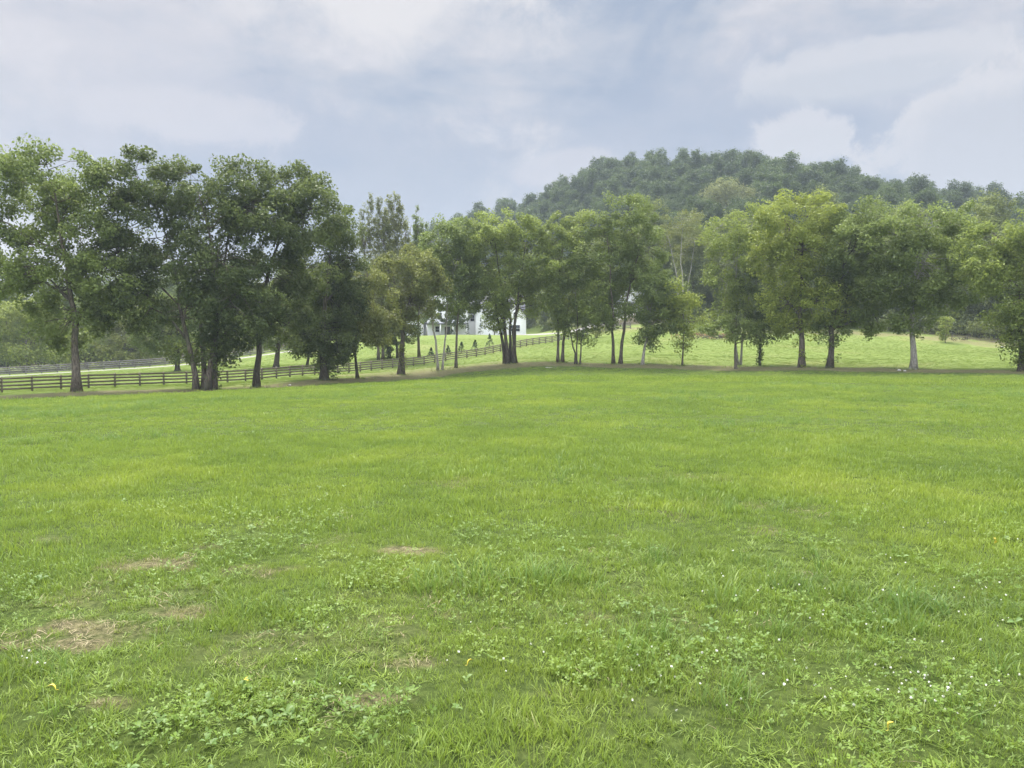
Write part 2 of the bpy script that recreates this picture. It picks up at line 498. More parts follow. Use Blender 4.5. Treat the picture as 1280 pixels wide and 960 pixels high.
def rosette(name, n, size, mat):
    V, Q, tn = [], [], []
    for k in range(n):
        a = k / n * 6.283 + R.normal(0, .3); L = size * (.6 + .6 * R.random()); w = L * .3
        e = np.array([math.cos(a), math.sin(a), 0]); f = np.array([-e[1], e[0], 0]); lift = .45 + .35 * R.random(); ti = R.random()
        b0 = len(V)
        for t, ww in ((.05, .1), (.3, .8), (.6, 1), (.85, .6), (1, .08)):
            z = L * (lift * t - .45 * t * t) + .01
            V += [e * L * t - f * w * ww + [0, 0, z + .012 * ww], e * L * t + [0, 0, z], e * L * t + f * w * ww + [0, 0, z + .012 * ww]]; tn += [ti] * 3
        for q in range(4):
            for s_ in (0, 1): Q.append((b0 + 3 * q + s_, b0 + 3 * q + s_ + 1, b0 + 3 * q + s_ + 4, b0 + 3 * q + s_ + 3))
    return mesh_obj(name, np.array(V), Q, None, mat, False, True, {'tint': ('FLOAT', 'POINT', tn)})


def flower(name):
    m = MB()
    for k in range(26):
        u = R.normal(0, 1, 3); u /= np.linalg.norm(u)
        c = np.array([.006, 0, .062]) + u * .0045
        m.add(np.array([c - np.cross(u, [0, 0, 1]) * .002, c + u * .004, c + np.cross(u, [0, 0, 1]) * .002, c - u * .003]), [(0, 1, 2, 3)])
    return m.build(name, FW, False)


def scatter(name, pts, rot, scl, idx, protos, dry, pale, mat, label_kind='stuff'):
    """one object of ground cover: points carrying turned and scaled tufts"""
    o = mesh_obj(name, pts, None, None, mat, None, False, {
        'rot': ('FLOAT_VECTOR', 'POINT', rot), 'scl': ('FLOAT', 'POINT', scl), 'idx': ('INT', 'POINT', idx), 'dry': ('FLOAT', 'POINT', dry), 'pale': ('FLOAT', 'POINT', pale)})
    o['kind'] = label_kind
    ng = bpy.data.node_groups.new(name + '_nodes', 'GeometryNodeTree')
    ng.interface.new_socket('Geometry', in_out='INPUT', socket_type='NodeSocketGeometry')
    ng.interface.new_socket('Geometry', in_out='OUTPUT', socket_type='NodeSocketGeometry')
    N, L = ng.nodes.new, ng.links.new
    gi, go, jn = N('NodeGroupInput'), N('NodeGroupOutput'), N('GeometryNodeJoinGeometry')

    def attr(nm, ty):
        a = N('GeometryNodeInputNamedAttribute'); a.data_type = ty; a.inputs[0].default_value = nm
        return a.outputs[0]
    ar, asc, ai = attr('rot', 'FLOAT_VECTOR'), attr('scl', 'FLOAT'), attr('idx', 'INT')
    for k, p in enumerate(protos):
        oi = N('GeometryNodeObjectInfo'); oi.inputs['Object'].default_value = p; oi.inputs['As Instance'].default_value = True
        cm = N('FunctionNodeCompare'); cm.data_type = 'INT'; cm.operation = 'EQUAL'
        L(ai, cm.inputs[2]); cm.inputs[3].default_value = k
        ip = N('GeometryNodeInstanceOnPoints')
        L(gi.outputs[0], ip.inputs['Points']); L(cm.outputs[0], ip.inputs['Selection']); L(oi.outputs['Geometry'], ip.inputs['Instance'])
        L(ar, ip.inputs['Rotation']); L(asc, ip.inputs['Scale'])
        L(ip.outputs[0], jn.inputs[0])
    L(jn.outputs[0], go.inputs[0])
    o.modifiers.new('scatter', 'NODES').node_group = ng
    return o


def ring(r0, r1, dens, half=41):
    a = math.radians(half)
    n = int(dens * a * (r1 * r1 - r0 * r0))
    r = np.sqrt(R.random(n) * (r1 * r1 - r0 * r0) + r0 * r0); t = (R.random(n) * 2 - 1) * a
    return np.sin(t) * r, np.cos(t) * r - .6


near = [tuft('grass_tuft', 36, .085, .03, .082, .0040, 1.1, GR) for _ in range(4)]
lush = [tuft('grass_tuft', 26, .08, .05, .11, .005, 1.2, GR, 4) for _ in range(2)]
tall = [tuft('grass_tuft', 26, .10, .10, .22, .0056, 1.5, GT, 5) for _ in range(3)]
midt = [tuft('grass_tuft', 60, .21, .035, .085, .0085, 1.2, GR, 2) for _ in range(3)]
fart = [tuft('grass_tuft', 84, .44, .04, .10, .016, 1.1, GR, 2) for _ in range(3)]
strw = [tuft('straw_tuft', 24, .12, .04, .11, .0024, 1.3, SM, 3, lie=1.0) for _ in range(2)]
crab = [tuft('grass_tuft', 16, .035, .04, .105, .0062, 1.5, GR, 4, lie=.55) for _ in range(4)]
protos = near + lush + tall + midt + fart + strw + crab
iN, iL, iT, iM, iF, iS, iC = 0, 4, 6, 9, 12, 15, 17

# lush, taller clumps: where they stand in the foreground
TALL = []
for px, py, rx, ry in [(650, 740, 80, 24), (560, 745, 50, 16), (700, 760, 40, 14), (470, 775, 60, 12), (330, 770, 60, 14), (900, 885, 60, 14), (745, 905, 40, 12), (250, 820, 40, 12), (985, 700, 60, 10),
                       (390, 860, 40, 9), (850, 700, 60, 10), (520, 900, 30, 9), (1120, 760, 60, 10), (590, 935, 30, 10), (400, 740, 70, 10)]:
    d = EYE * F / (py - HOR); TALL.append(((px - 640) * d / F, d, rx * d / F, ry * d * d / (EYE * F)))


def tall_mask(x, y):
    m = np.zeros(x.shape); n = fbm(x * 1.7, y * 1.7, 77, 3)
    for cx, cy, rx, ry in TALL:
        m = np.maximum(m, 1 - sstep(.4, 1.3, np.hypot((x - cx) / rx, (y - cy) / ry) + (n - .5)))
    return np.maximum(m, .6 * sstep(.60, .74, fbm(x * .5 + 3, y * .5, 61, 4)))


PX, PY, PI_, PS, PD, PP, PT = [], [], [], [], [], [], []


def put(x, y, idx, s, dry, pale=None, tilt=.18):
    PX.append(x); PY.append(y); PI_.append(idx); PS.append(s); PD.append(dry)
    PP.append(np.zeros(len(x)) if pale is None else pale); PT.append(np.full(len(x), tilt))


x, y = ring(2.0, 7.5, 270); dm, tm = dead_mask(x, y), tall_mask(x, y)
keep = R.random(len(x)) > dm * .62; x, y, dm, tm = x[keep], y[keep], dm[keep], tm[keep]
u = R.random(len(x)); idx = np.where(u < tm * .05, iT + R.integers(0, 3, len(x)), np.where(u < .04 + tm * .22, iL + R.integers(0, 2, len(x)), iN + R.integers(0, 4, len(x))))
h = .35 + 1.25 * fbm(x * 1.3, y * 1.3, 91, 4)
cm = sstep(.42, .6, fbm(x * .9 + 7, y * .9, 171, 4)); idx = np.where((idx < 4) & (R.random(len(x)) < .12 + .5 * cm), iC + R.integers(0, 4, len(x)), idx)
put(x, y, idx, h * (.7 + .6 * R.random(len(x))) * (1 - .4 * dm), np.clip(dm * .8 + R.random(len(x)) * .35 - .1, 0, 1))
x, y = ring(7.5, 16, 125); dm, tm = dead_mask(x, y), tall_mask(x, y)
keep = R.random(len(x)) > dm * .4; x, y, dm, tm = x[keep], y[keep], dm[keep], tm[keep]
u = R.random(len(x)); idx = np.where(u < tm * .04, iT + R.integers(0, 3, len(x)), np.where(u < .06 + tm * .2, iL + R.integers(0, 2, len(x)), np.where(u < .6, iM + R.integers(0, 3, len(x)), iN + R.integers(0, 4, len(x)))))
h = .35 + 1.25 * fbm(x * 1.3, y * 1.3, 91, 4)
cm = sstep(.42, .6, fbm(x * .9 + 7, y * .9, 171, 4)); idx = np.where((idx < 4) & (R.random(len(x)) < .15 + .5 * cm), iC + R.integers(0, 4, len(x)), idx)
put(x, y, idx, h * (.7 + .6 * R.random(len(x))) * (1 - .3 * dm), np.clip(dm * .7 + R.random(len(x)) * .3 - .1, 0, 1))
x, y = ring(16, 36, 30); dm, tm = dead_mask(x, y), tall_mask(x, y)
idx = np.where(R.random(len(x)) < .10, iL + R.integers(0, 2, len(x)), iM + R.integers(0, 3, len(x)))
pm = sstep(.55, .68, fbm(x * .16, y * .3, 211, 4)); idx = np.where(R.random(len(x)) < pm * .35, iT + R.integers(0, 3, len(x)), idx)
h = .6 + .8 * fbm(x * .5, y * .5, 91, 3)
put(x, y, idx, h * (.7 + .6 * R.random(len(x))), np.clip(dm * .6 + R.random(len(x)) * .25 - .1, 0, 1))
x, y = ring(36, 112, 5.2); be = beyond(x, y); so = soil_mask(x, y)
keep = (R.random(len(x)) > so * .95) & (be < 14); x, y, be, so = x[keep], y[keep], be[keep], so[keep]
h = .55 + .9 * fbm(x * .3, y * .3, 91, 3)
put(x, y, iF + R.integers(0, 3, len(x)), h * (.7 + .6 * R.random(len(x))) * np.where(be > 1, .7, 1) * (1 - .6 * sstep(-9, -3, be) * (be < 0)) * (1 - .6 * so), np.clip(R.random(len(x)) * .3 - .1, 0, 1), sstep(0, 3, be) * .75)
for bp_, bd in [(95, 65), (256, 68), (320, 72), (405, 80), (447, 84), (501, 90), (550, 96), (570, 98), (638, 100), (700, 98), (722, 96), (771, 98), (803, 96), (853, 94), (922, 90), (950, 90), (1002, 84), (1037, 82), (1142, 78), (1277, 70)]:
    k = 26; x = (bp_ - 640) * bd / F + R.normal(0, .75, k); y = bd + R.normal(-.2, .6, k)
    put(x, y, np.where(R.random(k) < .5, iT, iL) + R.integers(0, 2, k), R.uniform(1.0, 2.6, k), R.random(k) * .8, np.zeros(k))
x, y = ring(85, 165, 7, 38); be = beyond(x, y); so = soil_mask(x, y)
keep = (R.random(len(x)) > so * 1.3) & (be > 12) & (poly_dist(x, y, [at(*p) for p in ROADPX]) > 3.2); x, y = x[keep], y[keep]
put(x, y, iF + R.integers(0, 3, len(x)), .38 + .3 * R.random(len(x)), np.clip(R.random(len(x)) * .3 - .1, 0, 1), np.full(len(x), .85))
x, y = ring(2.0, 14, 60); dm = dead_mask(x, y); keep = R.random(len(x)) < dm * np.where((x < 0) & (y < 8), .95, .5) + .012; x, y = x[keep], y[keep]
put(x, y, iS + R.integers(0, 2, len(x)), .7 + .8 * R.random(len(x)), np.zeros(len(x)))
x = np.concatenate(PX); y = np.concatenate(PY); n = len(x)
rot = np.stack([R.normal(0, .13, n), R.normal(0, .13, n), R.random(n) * 6.283], 1)
scatter('grass', np.stack([x, y, gz(x, y)], 1), rot, np.concatenate(PS), np.concatenate(PI_), protos, np.concatenate(PD), np.concatenate(PP), GR)
print('grass tufts', n)


def cover_mask(x, y):
    m = .55 * sstep(.5, .68, fbm(x * .9, y * .9, 131, 4))
    for px, py, rx, ry in [(330, 915, 190, 40), (880, 830, 150, 40), (1130, 900, 190, 60), (130, 905, 60, 20), (860, 795, 60, 20), (1190, 860, 100, 40), (1000, 780, 130, 30), (760, 860, 80, 25)]:
        d = EYE * F / (py - HOR); q = np.hypot((x - (px - 640) * d / F) / (rx * d / F), (y - d) / (ry * d * d / (EYE * F)))
        m = np.maximum(m, .9 * (1 - sstep(.4, 1.3, q + fbm(x * 2, y * 2, 55, 3) - .5)))
    return m


cl = [clover_tuft('clover_tuft', 20, .13, .0125, CL) for _ in range(3)]
x, y = ring(2.0, 9, 60); keep = R.random(len(x)) < cover_mask(x, y) * (1 - dead_mask(x, y) * .6); x, y = x[keep], y[keep]; n = len(x)
scatter('clover', np.stack([x, y, gz(x, y) + .005], 1), np.stack([R.normal(0, .1, n), R.normal(0, .1, n), R.random(n) * 6.283], 1), .8 + .7 * R.random(n), R.integers(0, 3, n), cl,
        np.clip(R.random(n) * .3 - .15, 0, 1), np.zeros(n), CL)
ro = [rosette('weed_rosette', k, .085, BL) for k in (2, 3, 4)]
x, y = ring(2.0, 10, 22); keep = R.random(len(x)) < cover_mask(x, y) * .3; x, y = x[keep], y[keep]
for px, py, k in [(350, 905, 8), (300, 925, 8), (210, 935, 8), (860, 792, 9), (885, 782, 5), (750, 782, 3), (770, 700, 4), (620, 880, 3), (410, 880, 4), (1100, 800, 3)]:
    d = EYE * F / (py - HOR); k = int(k * 1.3); x = np.concatenate([x, (px - 640) * d / F + R.normal(0, .2, k)]); y = np.concatenate([y, d + R.normal(0, .25, k)])
n = len(x)
scatter('broadleaf_ground_cover', np.stack([x, y, gz(x, y) + .03], 1), np.stack([R.normal(0, .2, n), R.normal(0, .2, n), R.random(n) * 6.283], 1), .28 + .3 * R.random(n), R.integers(0, 3, n), ro,
        np.clip(R.random(n) * .3 - .15, 0, 1), np.zeros(n), BL)
fx, fy = [], []
for px, py, rx, ry, k in [(1190, 865, 90, 36, 30), (1150, 880, 120, 40, 22), (1050, 760, 180, 70, 45), (1200, 740, 90, 40, 24), (900, 860, 200, 70, 28), (1100, 640, 150, 40, 18), (30, 840, 30, 20, 6), (500, 830, 300, 60, 16)]:
    d = EYE * F / (py - HOR); fx.append((px - 640) * d / F + R.normal(0, .5, k) * rx * d / F); fy.append(np.maximum(d + R.normal(0, .5, k) * ry * d * d / (EYE * F), 2.2))
x, y = np.concatenate(fx), np.concatenate(fy); n = len(x)
scatter('clover_flowers', np.stack([x, y, gz(x, y) + .01], 1), np.stack([R.normal(0, .25, n), R.normal(0, .25, n), R.random(n) * 6.283], 1), .45 + .5 * R.random(n), np.zeros(n), [flower('clover_flower')],
        np.zeros(n), np.zeros(n), FW)

# fallen yellow leaves on the lawn, one by one
for px, py, s, lab in [(60, 893, .024, 'small yellow fallen leaf in the grass at the lower left corner of the lawn'),
                       (300, 873, .024, 'yellow fallen leaf curled in the grass beside the lower left clover'),
                       (583, 851, .024, 'yellow fallen leaf standing in the grass at the bottom middle'),
                       (1248, 690, .034, 'yellow fallen leaf at the right edge of the lawn'),
                       (1120, 937, .024, 'yellow fallen leaf among clover near the bottom right corner')]:
    d = EYE * F / (py - HOR); X = (px - 640) * d / F
    m = MB(); st = [(0, .06), (.25, .42), (.5, .5), (.75, .36), (1, .03)]
    v = []
    for t, w in st:
        z = .5 * s * math.sin(t * 2.6); v += [(-w * s, t * s * 1.7, z + w * s * .7), (0, t * s * 1.7, z), (w * s, t * s * 1.7, z + w * s * .7)]
    q = [(3 * a + b, 3 * a + b + 1, 3 * a + b + 4, 3 * a + b + 3) for a in range(4) for b in (0, 1)]
    m.add(v, q); m.tube([(0, 0, 0), (0, -.4 * s, .2 * s)], [.0012, .0008], 4)
    o = m.build('fallen_leaf', YL, None, True); o.location = (X, d, g1(X, d) + .06); o.rotation_euler = (R.normal(.5, .3), R.normal(0, .4), R.random() * 6.3)
    tag(o, lab, 'leaf', 'yellow leaves fallen on the lawn')


# ------------------------------------------------------------------ trees
def leaf_cloud(C, rad, n, size, flat=.7, up=.6, tint=None):
    """n leaves round each centre; returns verts, quads, tints"""
    k = len(C); ci = np.repeat(np.arange(k), n) if np.isscalar(n) else np.repeat(np.arange(k), n)
    N = len(ci)
    d = R.normal(0, 1, (N, 3)); d /= np.linalg.norm(d, axis=1)[:, None]
    rr = np.asarray(rad)[ci] if np.ndim(rad) else np.full(N, rad)
    off = d * (rr * R.random(N) ** .42)[:, None]; off[:, 2] *= flat
    tl = R.normal(0, .35, (k, 2)); off[:, 2] += off[:, 0] * tl[ci, 0] + off[:, 1] * tl[ci, 1]
    p = C[ci] + off
    nn = R.normal(0, .75, (N, 3)) + d * .5; nn[:, 2] += up; nn /= np.linalg.norm(nn, axis=1)[:, None]
    a = np.cross(nn, R.normal(0, 1, (N, 3))); a /= np.linalg.norm(a, axis=1)[:, None] + 1e-9
    b = np.cross(nn, a)
    L = (size * (.5 + 1.0 * R.random(N) ** 1.4))[:, None]
    fold = nn * L * .14
    v = np.stack([p - a * L * .5, p + b * L * .3 + fold, p + a * L * .5 - nn * L * .1, p - b * L * .3 + fold], 1).reshape(-1, 3)
    q = np.arange(N * 4).reshape(-1, 4)
    cl = R.normal(0, .16, k)[ci] if tint is None else (R.normal(0, .16, k) + tint)[ci]
    tn = np.clip(.40 + cl * 1.25 + R.normal(0, .2, N), 0, 1)
    return v, q, np.repeat(tn, 4)


def lobe_clusters(c, r, area_per=2.4):
    """cluster centres through a lobe, most of them near its skin"""
    area = math.pi * (r[0] * r[2] + r[0] * r[1] + r[1] * r[2]) / 3 * 2.6
    n = max(12 if r[0] < 2.5 else 6, int(area / area_per))
    if area_per < 1: n = max(n, 20)
    d = R.normal(0, 1, (n, 3)); d /= np.linalg.norm(d, axis=1)[:, None]
    rr = .45 + .62 * R.random(n) ** .6
    return c + d * rr[:, None] * r


def grow(root, stems, lobes, r0, leafmat, bark, size, cover=2.6, crad=1.0, twig=True, ivy=0, flat=.72, per=2.5):
    cover *= 1.35; crad *= 1.05
    """stems: [(dx, dy, lean_x, lean_y)], lobes: (centre, radii, tint) about the tree's own base"""
    lobes = sorted(lobes, key=lambda l: l[0][2])
    top = lobes[-1][0]
    paths = []; mbs = []
    for k, (dx, dy, lx, ly) in enumerate(stems):
        tgt = top * np.array([.75, .75, .96]) + np.array([lx, ly, -abs(lx) * .5])
        P = curve((dx, dy, -.25), tgt, n=12, up=(R.normal(0, .05), R.normal(0, .05), 1.0))
        P[1:-1, :2] += np.cumsum(R.normal(0, .05 + .005 * top[2], (10, 2)), 0) * np.sin(np.linspace(0, np.pi, 12))[1:-1, None]
        rk = r0 if len(stems) == 1 else r0 * R.uniform(.75, 1.0)
        t = np.linspace(0, 1, 12)
        rad = rk * (1 - .86 * t ** .8) * (1 + .45 * np.exp(-t * 22))
        m = MB(); m.tube(P, rad, 10, .12)
        if t[1]:
            P0 = P[0]
            for a in np.arange(5) / 5 * 6.28 + R.random():      # root flare
                m.tube([P0 + [0, 0, .55 + .2 * rk], P0 + [math.cos(a) * rk * 1.3, math.sin(a) * rk * 1.3, .18], P0 + [math.cos(a) * rk * 2.2, math.sin(a) * rk * 2.2, -.05]], [rk * .5, rk * .38, rk * .14], 6)
        paths.append((P, rad)); mbs.append(m)
    VC, QC, TC, nv = [], [], [], 0
    for c, r, tint in lobes:
        c = np.asarray(c, float); r = np.asarray(r, float)
        # limb from the nearest stem, leaving below the lobe
        best = None
        for k, (P, rad) in enumerate(paths):
            h = np.clip(c[2] - max(.35 * r[2], .45 * np.hypot(c[0], c[1])), P[3][2], P[-1][2])
            i = int(np.argmin(np.abs(P[:, 2] - h))); i = min(max(i, 2), 10)
            d = np.linalg.norm(P[i] - c)
            if best is None or d < best[0]: best = (d, k, i)
        _, k, i = best
        P, rad = paths[k]
        a = P[i]; L = curve(a, c + np.array([0, 0, r[2] * .35]), n=8, up=((c - a) / (np.linalg.norm(c - a) + 1e-6) * .8 + np.array([0, 0, .3])), wob=.02)
        lr = min(rad[i] * .7, r0 * .5)
        mbs[k].tube(L, np.linspace(lr, lr * .25 + .012, 8), 6)
        C = lobe_clusters(c, r, per)
        if twig:
            for q in C[::1 if len(C) < 40 else 2]:
                j = int(np.argmin(np.linalg.norm(L[2:] - q, axis=1) + R.random(6) * .8)) + 2
                mbs[k].tube(curve(L[j], q, sag=.1, n=4, wob=.03), [lr * .28 + .012, lr * .2 + .01, lr * .12 + .008, .008], 4)
        A = math.pi * r[0] * r[2]
        n = max(12, int(cover * A / (.3 * size * size) / len(C)))
        cr = crad * R.uniform(.65, 1.3, len(C))
        v, q, tn = leaf_cloud(C, cr, n, size, flat, tint=tint)
        VC.append(v); QC.append(q + nv); TC.append(tn); nv += len(v)
    for k, m in enumerate(mbs): m.build('trunk', bark, root, True)
    if ivy:
        P, rad = paths[0]
        sel = P[(P[:, 2] > .2) & (P[:, 2] < ivy)]
        if len(sel) < 2: sel = P[:4]
        C = np.concatenate([sel + R.normal(0, r0 * .9, sel.shape) * [1, 1, .5] for _ in range(3)])
        v, q, tn = leaf_cloud(C, .45, 45, size * .8, 1.2)
        VC.append(v); QC.append(q + nv); TC.append(tn); nv += len(v)
    mesh_obj('crown', np.concatenate(VC), np.concatenate(QC), None, leafmat, root, False, {'tint': ('FLOAT', 'POINT', np.concatenate(TC))})


def line_tree(name, base, d, r0, lobes, leaf, label, bark=BARK, stems=1, group='trees along the far edge of the mown field', size=.26, cover=2.6, crad=1.0, ivy=0, depth=.85, spread=.9, per=2.5):
    x, y = (base - 640) * d / F, d
    z = g1(x, y)
    root = empty(name, (x, y, z), label, 'tree', group)
    L = []
    for lb in lobes:
        px, py, rx, ry = lb[:4]; tint = lb[4] if len(lb) > 4 else 0.
        rr = np.array([rx * d / F * 1.22, rx * d / F * depth, ry * d / F])
        c = at(px, py, d) - np.array([x, y, z]); c[1] += R.uniform(-.8, .8) * rr[1]; c[2] -= .45; rr[2] *= .98
        L.append((c, rr, tint))
    r0 *= .86
    if stems == 1: S = [(0, 0, 0, 0)]
    else:
        S = []
        for k in range(stems):
            a = k / stems * 6.283 + .4
            S.append((math.cos(a) * r0 * spread * 1.6, math.sin(a) * r0 * spread, math.cos(a) * 2.2 * spread, math.sin(a) * 1.6 * spread))
    grow(root, S, L, r0, LEAF[leaf], bark, size, cover, crad, ivy=ivy, per=per, flat=.72 if per > 1 else 1.2)
    return root


line_tree('broad_tree', 95, 65, .42, [(25, 228, 52, 38), (80, 218, 50, 28), (132, 236, 34, 32), (70, 262, 58, 30), (-30, 270, 40, 50), (15, 295, 34, 22, -.1), (105, 290, 42, 26, -.1), (55, 342, 52, 36, .15), (125, 335, 44, 38, .2), (0, 332, 44, 34, .05), (88, 392, 42, 36, -.1), (140, 375, 30, 28, .1)], 'mid',
          'tall spreading tree leftmost on the field edge with sky showing through its upper crown', cover=2.8, ivy=.0)
line_tree('many_stemmed_tree', 256, 68, .36, [(182, 226, 36, 36), (232, 218, 40, 30), (290, 222, 34, 34), (318, 262, 38, 40), (255, 265, 50, 42), (182, 280, 42, 42), (160, 325, 36, 40), (220, 325, 48, 42), (282, 328, 46, 42), (180, 375, 42, 36), (305, 375, 40, 36), (240, 385, 42, 34), (280, 415, 32, 26), (245, 432, 30, 18, .1)], 'dark',
          'large dark tree with a clump of thick stems second from the left', stems=4, bark=BARK, cover=2.8, ivy=2.2, spread=1.5)
line_tree('broad_tree', 320, 72, .36, [(352, 236, 38, 32), (384, 226, 28, 26), (345, 285, 42, 42), (395, 275, 34, 40), (345, 340, 38, 38, -.05), (322, 385, 32, 30, .05), (300, 350, 30, 34), (372, 335, 34, 36), (350, 395, 30, 26)], 'dark',
          'tall dark tree with one bare leaning trunk between the many-stemmed tree and the leafiest one', bark=BARKD, cover=2.8)
line_tree('dense_tree', 405, 80, .48, [(425, 280, 26, 32), (400, 310, 36, 36), (437, 325, 18, 40), (385, 355, 36, 36), (425, 365, 28, 34), (398, 405, 40, 32), (425, 425, 26, 26), (385, 420, 20, 22), (412, 445, 18, 16)], 'dark',
          'dense dark tree with leaves hanging low round its short thick trunk', bark=BARKD, cover=3.1, size=.24)
line_tree('slender_tree', 447, 84, .22, [(452, 350, 28, 24, .15), (465, 378, 30, 28, .1), (432, 392, 28, 28), (478, 405, 22, 24, .1), (455, 412, 26, 20)], 'olive',
          'small olive green tree with a thin curved trunk right of the dense dark tree', bark=BARKD, cover=2.4)
line_tree('slender_tree', 501, 90, .3, [(505, 325, 30, 26, .1), (528, 345, 30, 28), (495, 360, 30, 28, .1), (515, 378, 26, 22), (488, 395, 24, 24)], 'olive',
          'olive green tree on two close trunks left of the white house', stems=2, cover=2.4, ivy=1.2, spread=.6)
line_tree('slender_tree', 550, 96, .2, [(553, 300, 22, 26), (540, 335, 24, 28), (566, 330, 24, 28), (553, 360, 26, 20)], 'mid',
          'slim tree forking into two pale thin trunks in front of the white house', stems=2, bark=BARKP, cover=2.4, spread=1.0)
line_tree('slender_tree', 570, 98, .22, [(578, 300, 24, 30), (572, 340, 28, 30), (590, 355, 20, 24), (572, 374, 22, 14)], 'mid',
          'slim tree on one straight grey trunk in front of the white house', cover=2.4)
line_tree('many_stemmed_tree', 638, 100, .34, [(600, 300, 30, 30, .15), (635, 288, 32, 26, .2), (665, 300, 26, 26, .15), (610, 335, 32, 30), (650, 335, 36, 32), (678, 345, 20, 28), (615, 368, 26, 22), (652, 375, 34, 22), (600, 352, 26, 24), (622, 390, 16, 16)], 'light',
          'vase shaped tree on a clump of spreading stems right of the white house', stems=5, bark=BARKD, cover=2.4, spread=1.5)
line_tree('slender_tree', 700, 98, .25, [(700, 290, 26, 26, .1), (728, 285, 24, 26, .1), (700, 330, 28, 30), (728, 325, 24, 28), (698, 365, 22, 22), (716, 378, 20, 18)], 'light',
          'yellowish green tree on a forked trunk right of the gravel drive', stems=2, cover=2.4, spread=.9)
line_tree('many_stemmed_tree', 722, 96, .17, [(722, 352, 16, 22, .3), (715, 378, 22, 20, .1), (735, 385, 20, 22, .1), (732, 418, 12, 10, .1), (705, 398, 14, 14)], 'light',
          'little tree of three thin dark stems right of the forked yellowish tree', stems=3, bark=BARKD, cover=2.6, spread=1.6)
line_tree('broad_tree', 771, 98, .33, [(780, 278, 32, 32), (755, 300, 26, 30), (805, 308, 24, 34), (780, 330, 36, 32), (755, 350, 28, 26), (793, 346, 26, 20), (758, 378, 28, 22, .05), (745, 398, 18, 14)], 'mid',
          'tall rounded grey green tree on a forked trunk left of the small dense tree', stems=2, cover=2.5, spread=1.1)
line_tree('dense_tree', 803, 96, .24, [(820, 362, 24, 24), (806, 382, 20, 24), (838, 380, 18, 22), (822, 398, 24, 18), (808, 420, 12, 14)], 'mid',
          'small dense dark green tree on a short pale trunk near the middle of the meadow', bark=BARKP, cover=3.2)
line_tree('slender_tree', 853, 94, .15, [(848, 362, 18, 16, .3), (852, 385, 22, 20, .2), (862, 402, 16, 12, .1), (852, 428, 9, 9)], 'bright',
          'thin young bright green tree right of the small dense tree', cover=2.4)
line_tree('slender_tree', 924, 92, .2, [(905, 285, 24, 28, .15), (932, 278, 26, 26, .15), (912, 325, 28, 26, .05), (940, 315, 22, 28), (898, 352, 18, 18), (925, 365, 18, 22, .05), (905, 385, 18, 14)], 'light',
          'tall airy tree with a pale bare upper trunk above the small spreading tree', stems=2, bark=BARKP, cover=1.7, spread=.6)
line_tree('spreading_tree', 920, 88, .22, [(905, 408, 22, 12), (932, 405, 22, 12), (920, 398, 18, 10), (942, 418, 12, 8)], 'mid',
          'small low spreading tree with a flat crown in front of the airy pale trunk', cover=2.8, crad=.7)
line_tree('slender_tree', 950, 90, .16, [(948, 352, 20, 24), (958, 380, 26, 20), (940, 392, 22, 18), (955, 408, 18, 12)], 'dark',
          'thin dark tree on a slim vine covered trunk beside the small spreading tree', bark=BARKD, cover=2.6, ivy=2.5)
line_tree('tall_tree', 1002, 84, .42, [(1005, 262, 38, 28, .1), (970, 285, 30, 30, .1), (1038, 285, 30, 30, .1), (1000, 310, 40, 34), (960, 320, 18, 26), (1005, 345, 36, 30, .25), (985, 375, 24, 28, .2), (1022, 375, 26, 24, .15), (1000, 402, 22, 20, .2)], 'bright',
          'tallest bright green tree with a stout trunk right of the middle of the meadow', cover=2.5, ivy=2.6)
line_tree('tall_tree', 1037, 82, .4, [(1078, 275, 34, 30, .1), (1060, 310, 32, 34), (1095, 315, 28, 34), (1045, 350, 26, 30), (1080, 360, 34, 30, .05), (1055, 390, 28, 20), (1090, 395, 24, 18, .1), (1040, 405, 18, 16, -.1)], 'mid',
          'tall tree with a vine wrapped dark trunk close beside the tallest bright green one', bark=BARKD, cover=2.6, ivy=3.2)
line_tree('tall_tree', 1142, 78, .4, [(1150, 280, 42, 32), (1190, 298, 34, 32), (1118, 300, 30, 32), (1150, 330, 42, 34), (1195, 345, 30, 30), (1118, 350, 26, 30), (1155, 370, 34, 26), (1140, 395, 20, 16)], 'mid',
          'large green tree on a pale trunk at the right of the meadow', bark=BARKP, cover=2.6)
line_tree('broad_tree', 1277, 70, .36, [(1258, 300, 38, 32, .15), (1285, 330, 36, 34, .1), (1240, 335, 26, 28, .1), (1270, 370, 36, 30), (1290, 290, 34, 30), (1262, 405, 20, 22, .2), (1280, 425, 24, 26, .05), (1310, 360, 30, 50)], 'light',
          'leafy tree cut by the right edge of the photo with leaves down to the grass', cover=2.8, ivy=2.5)

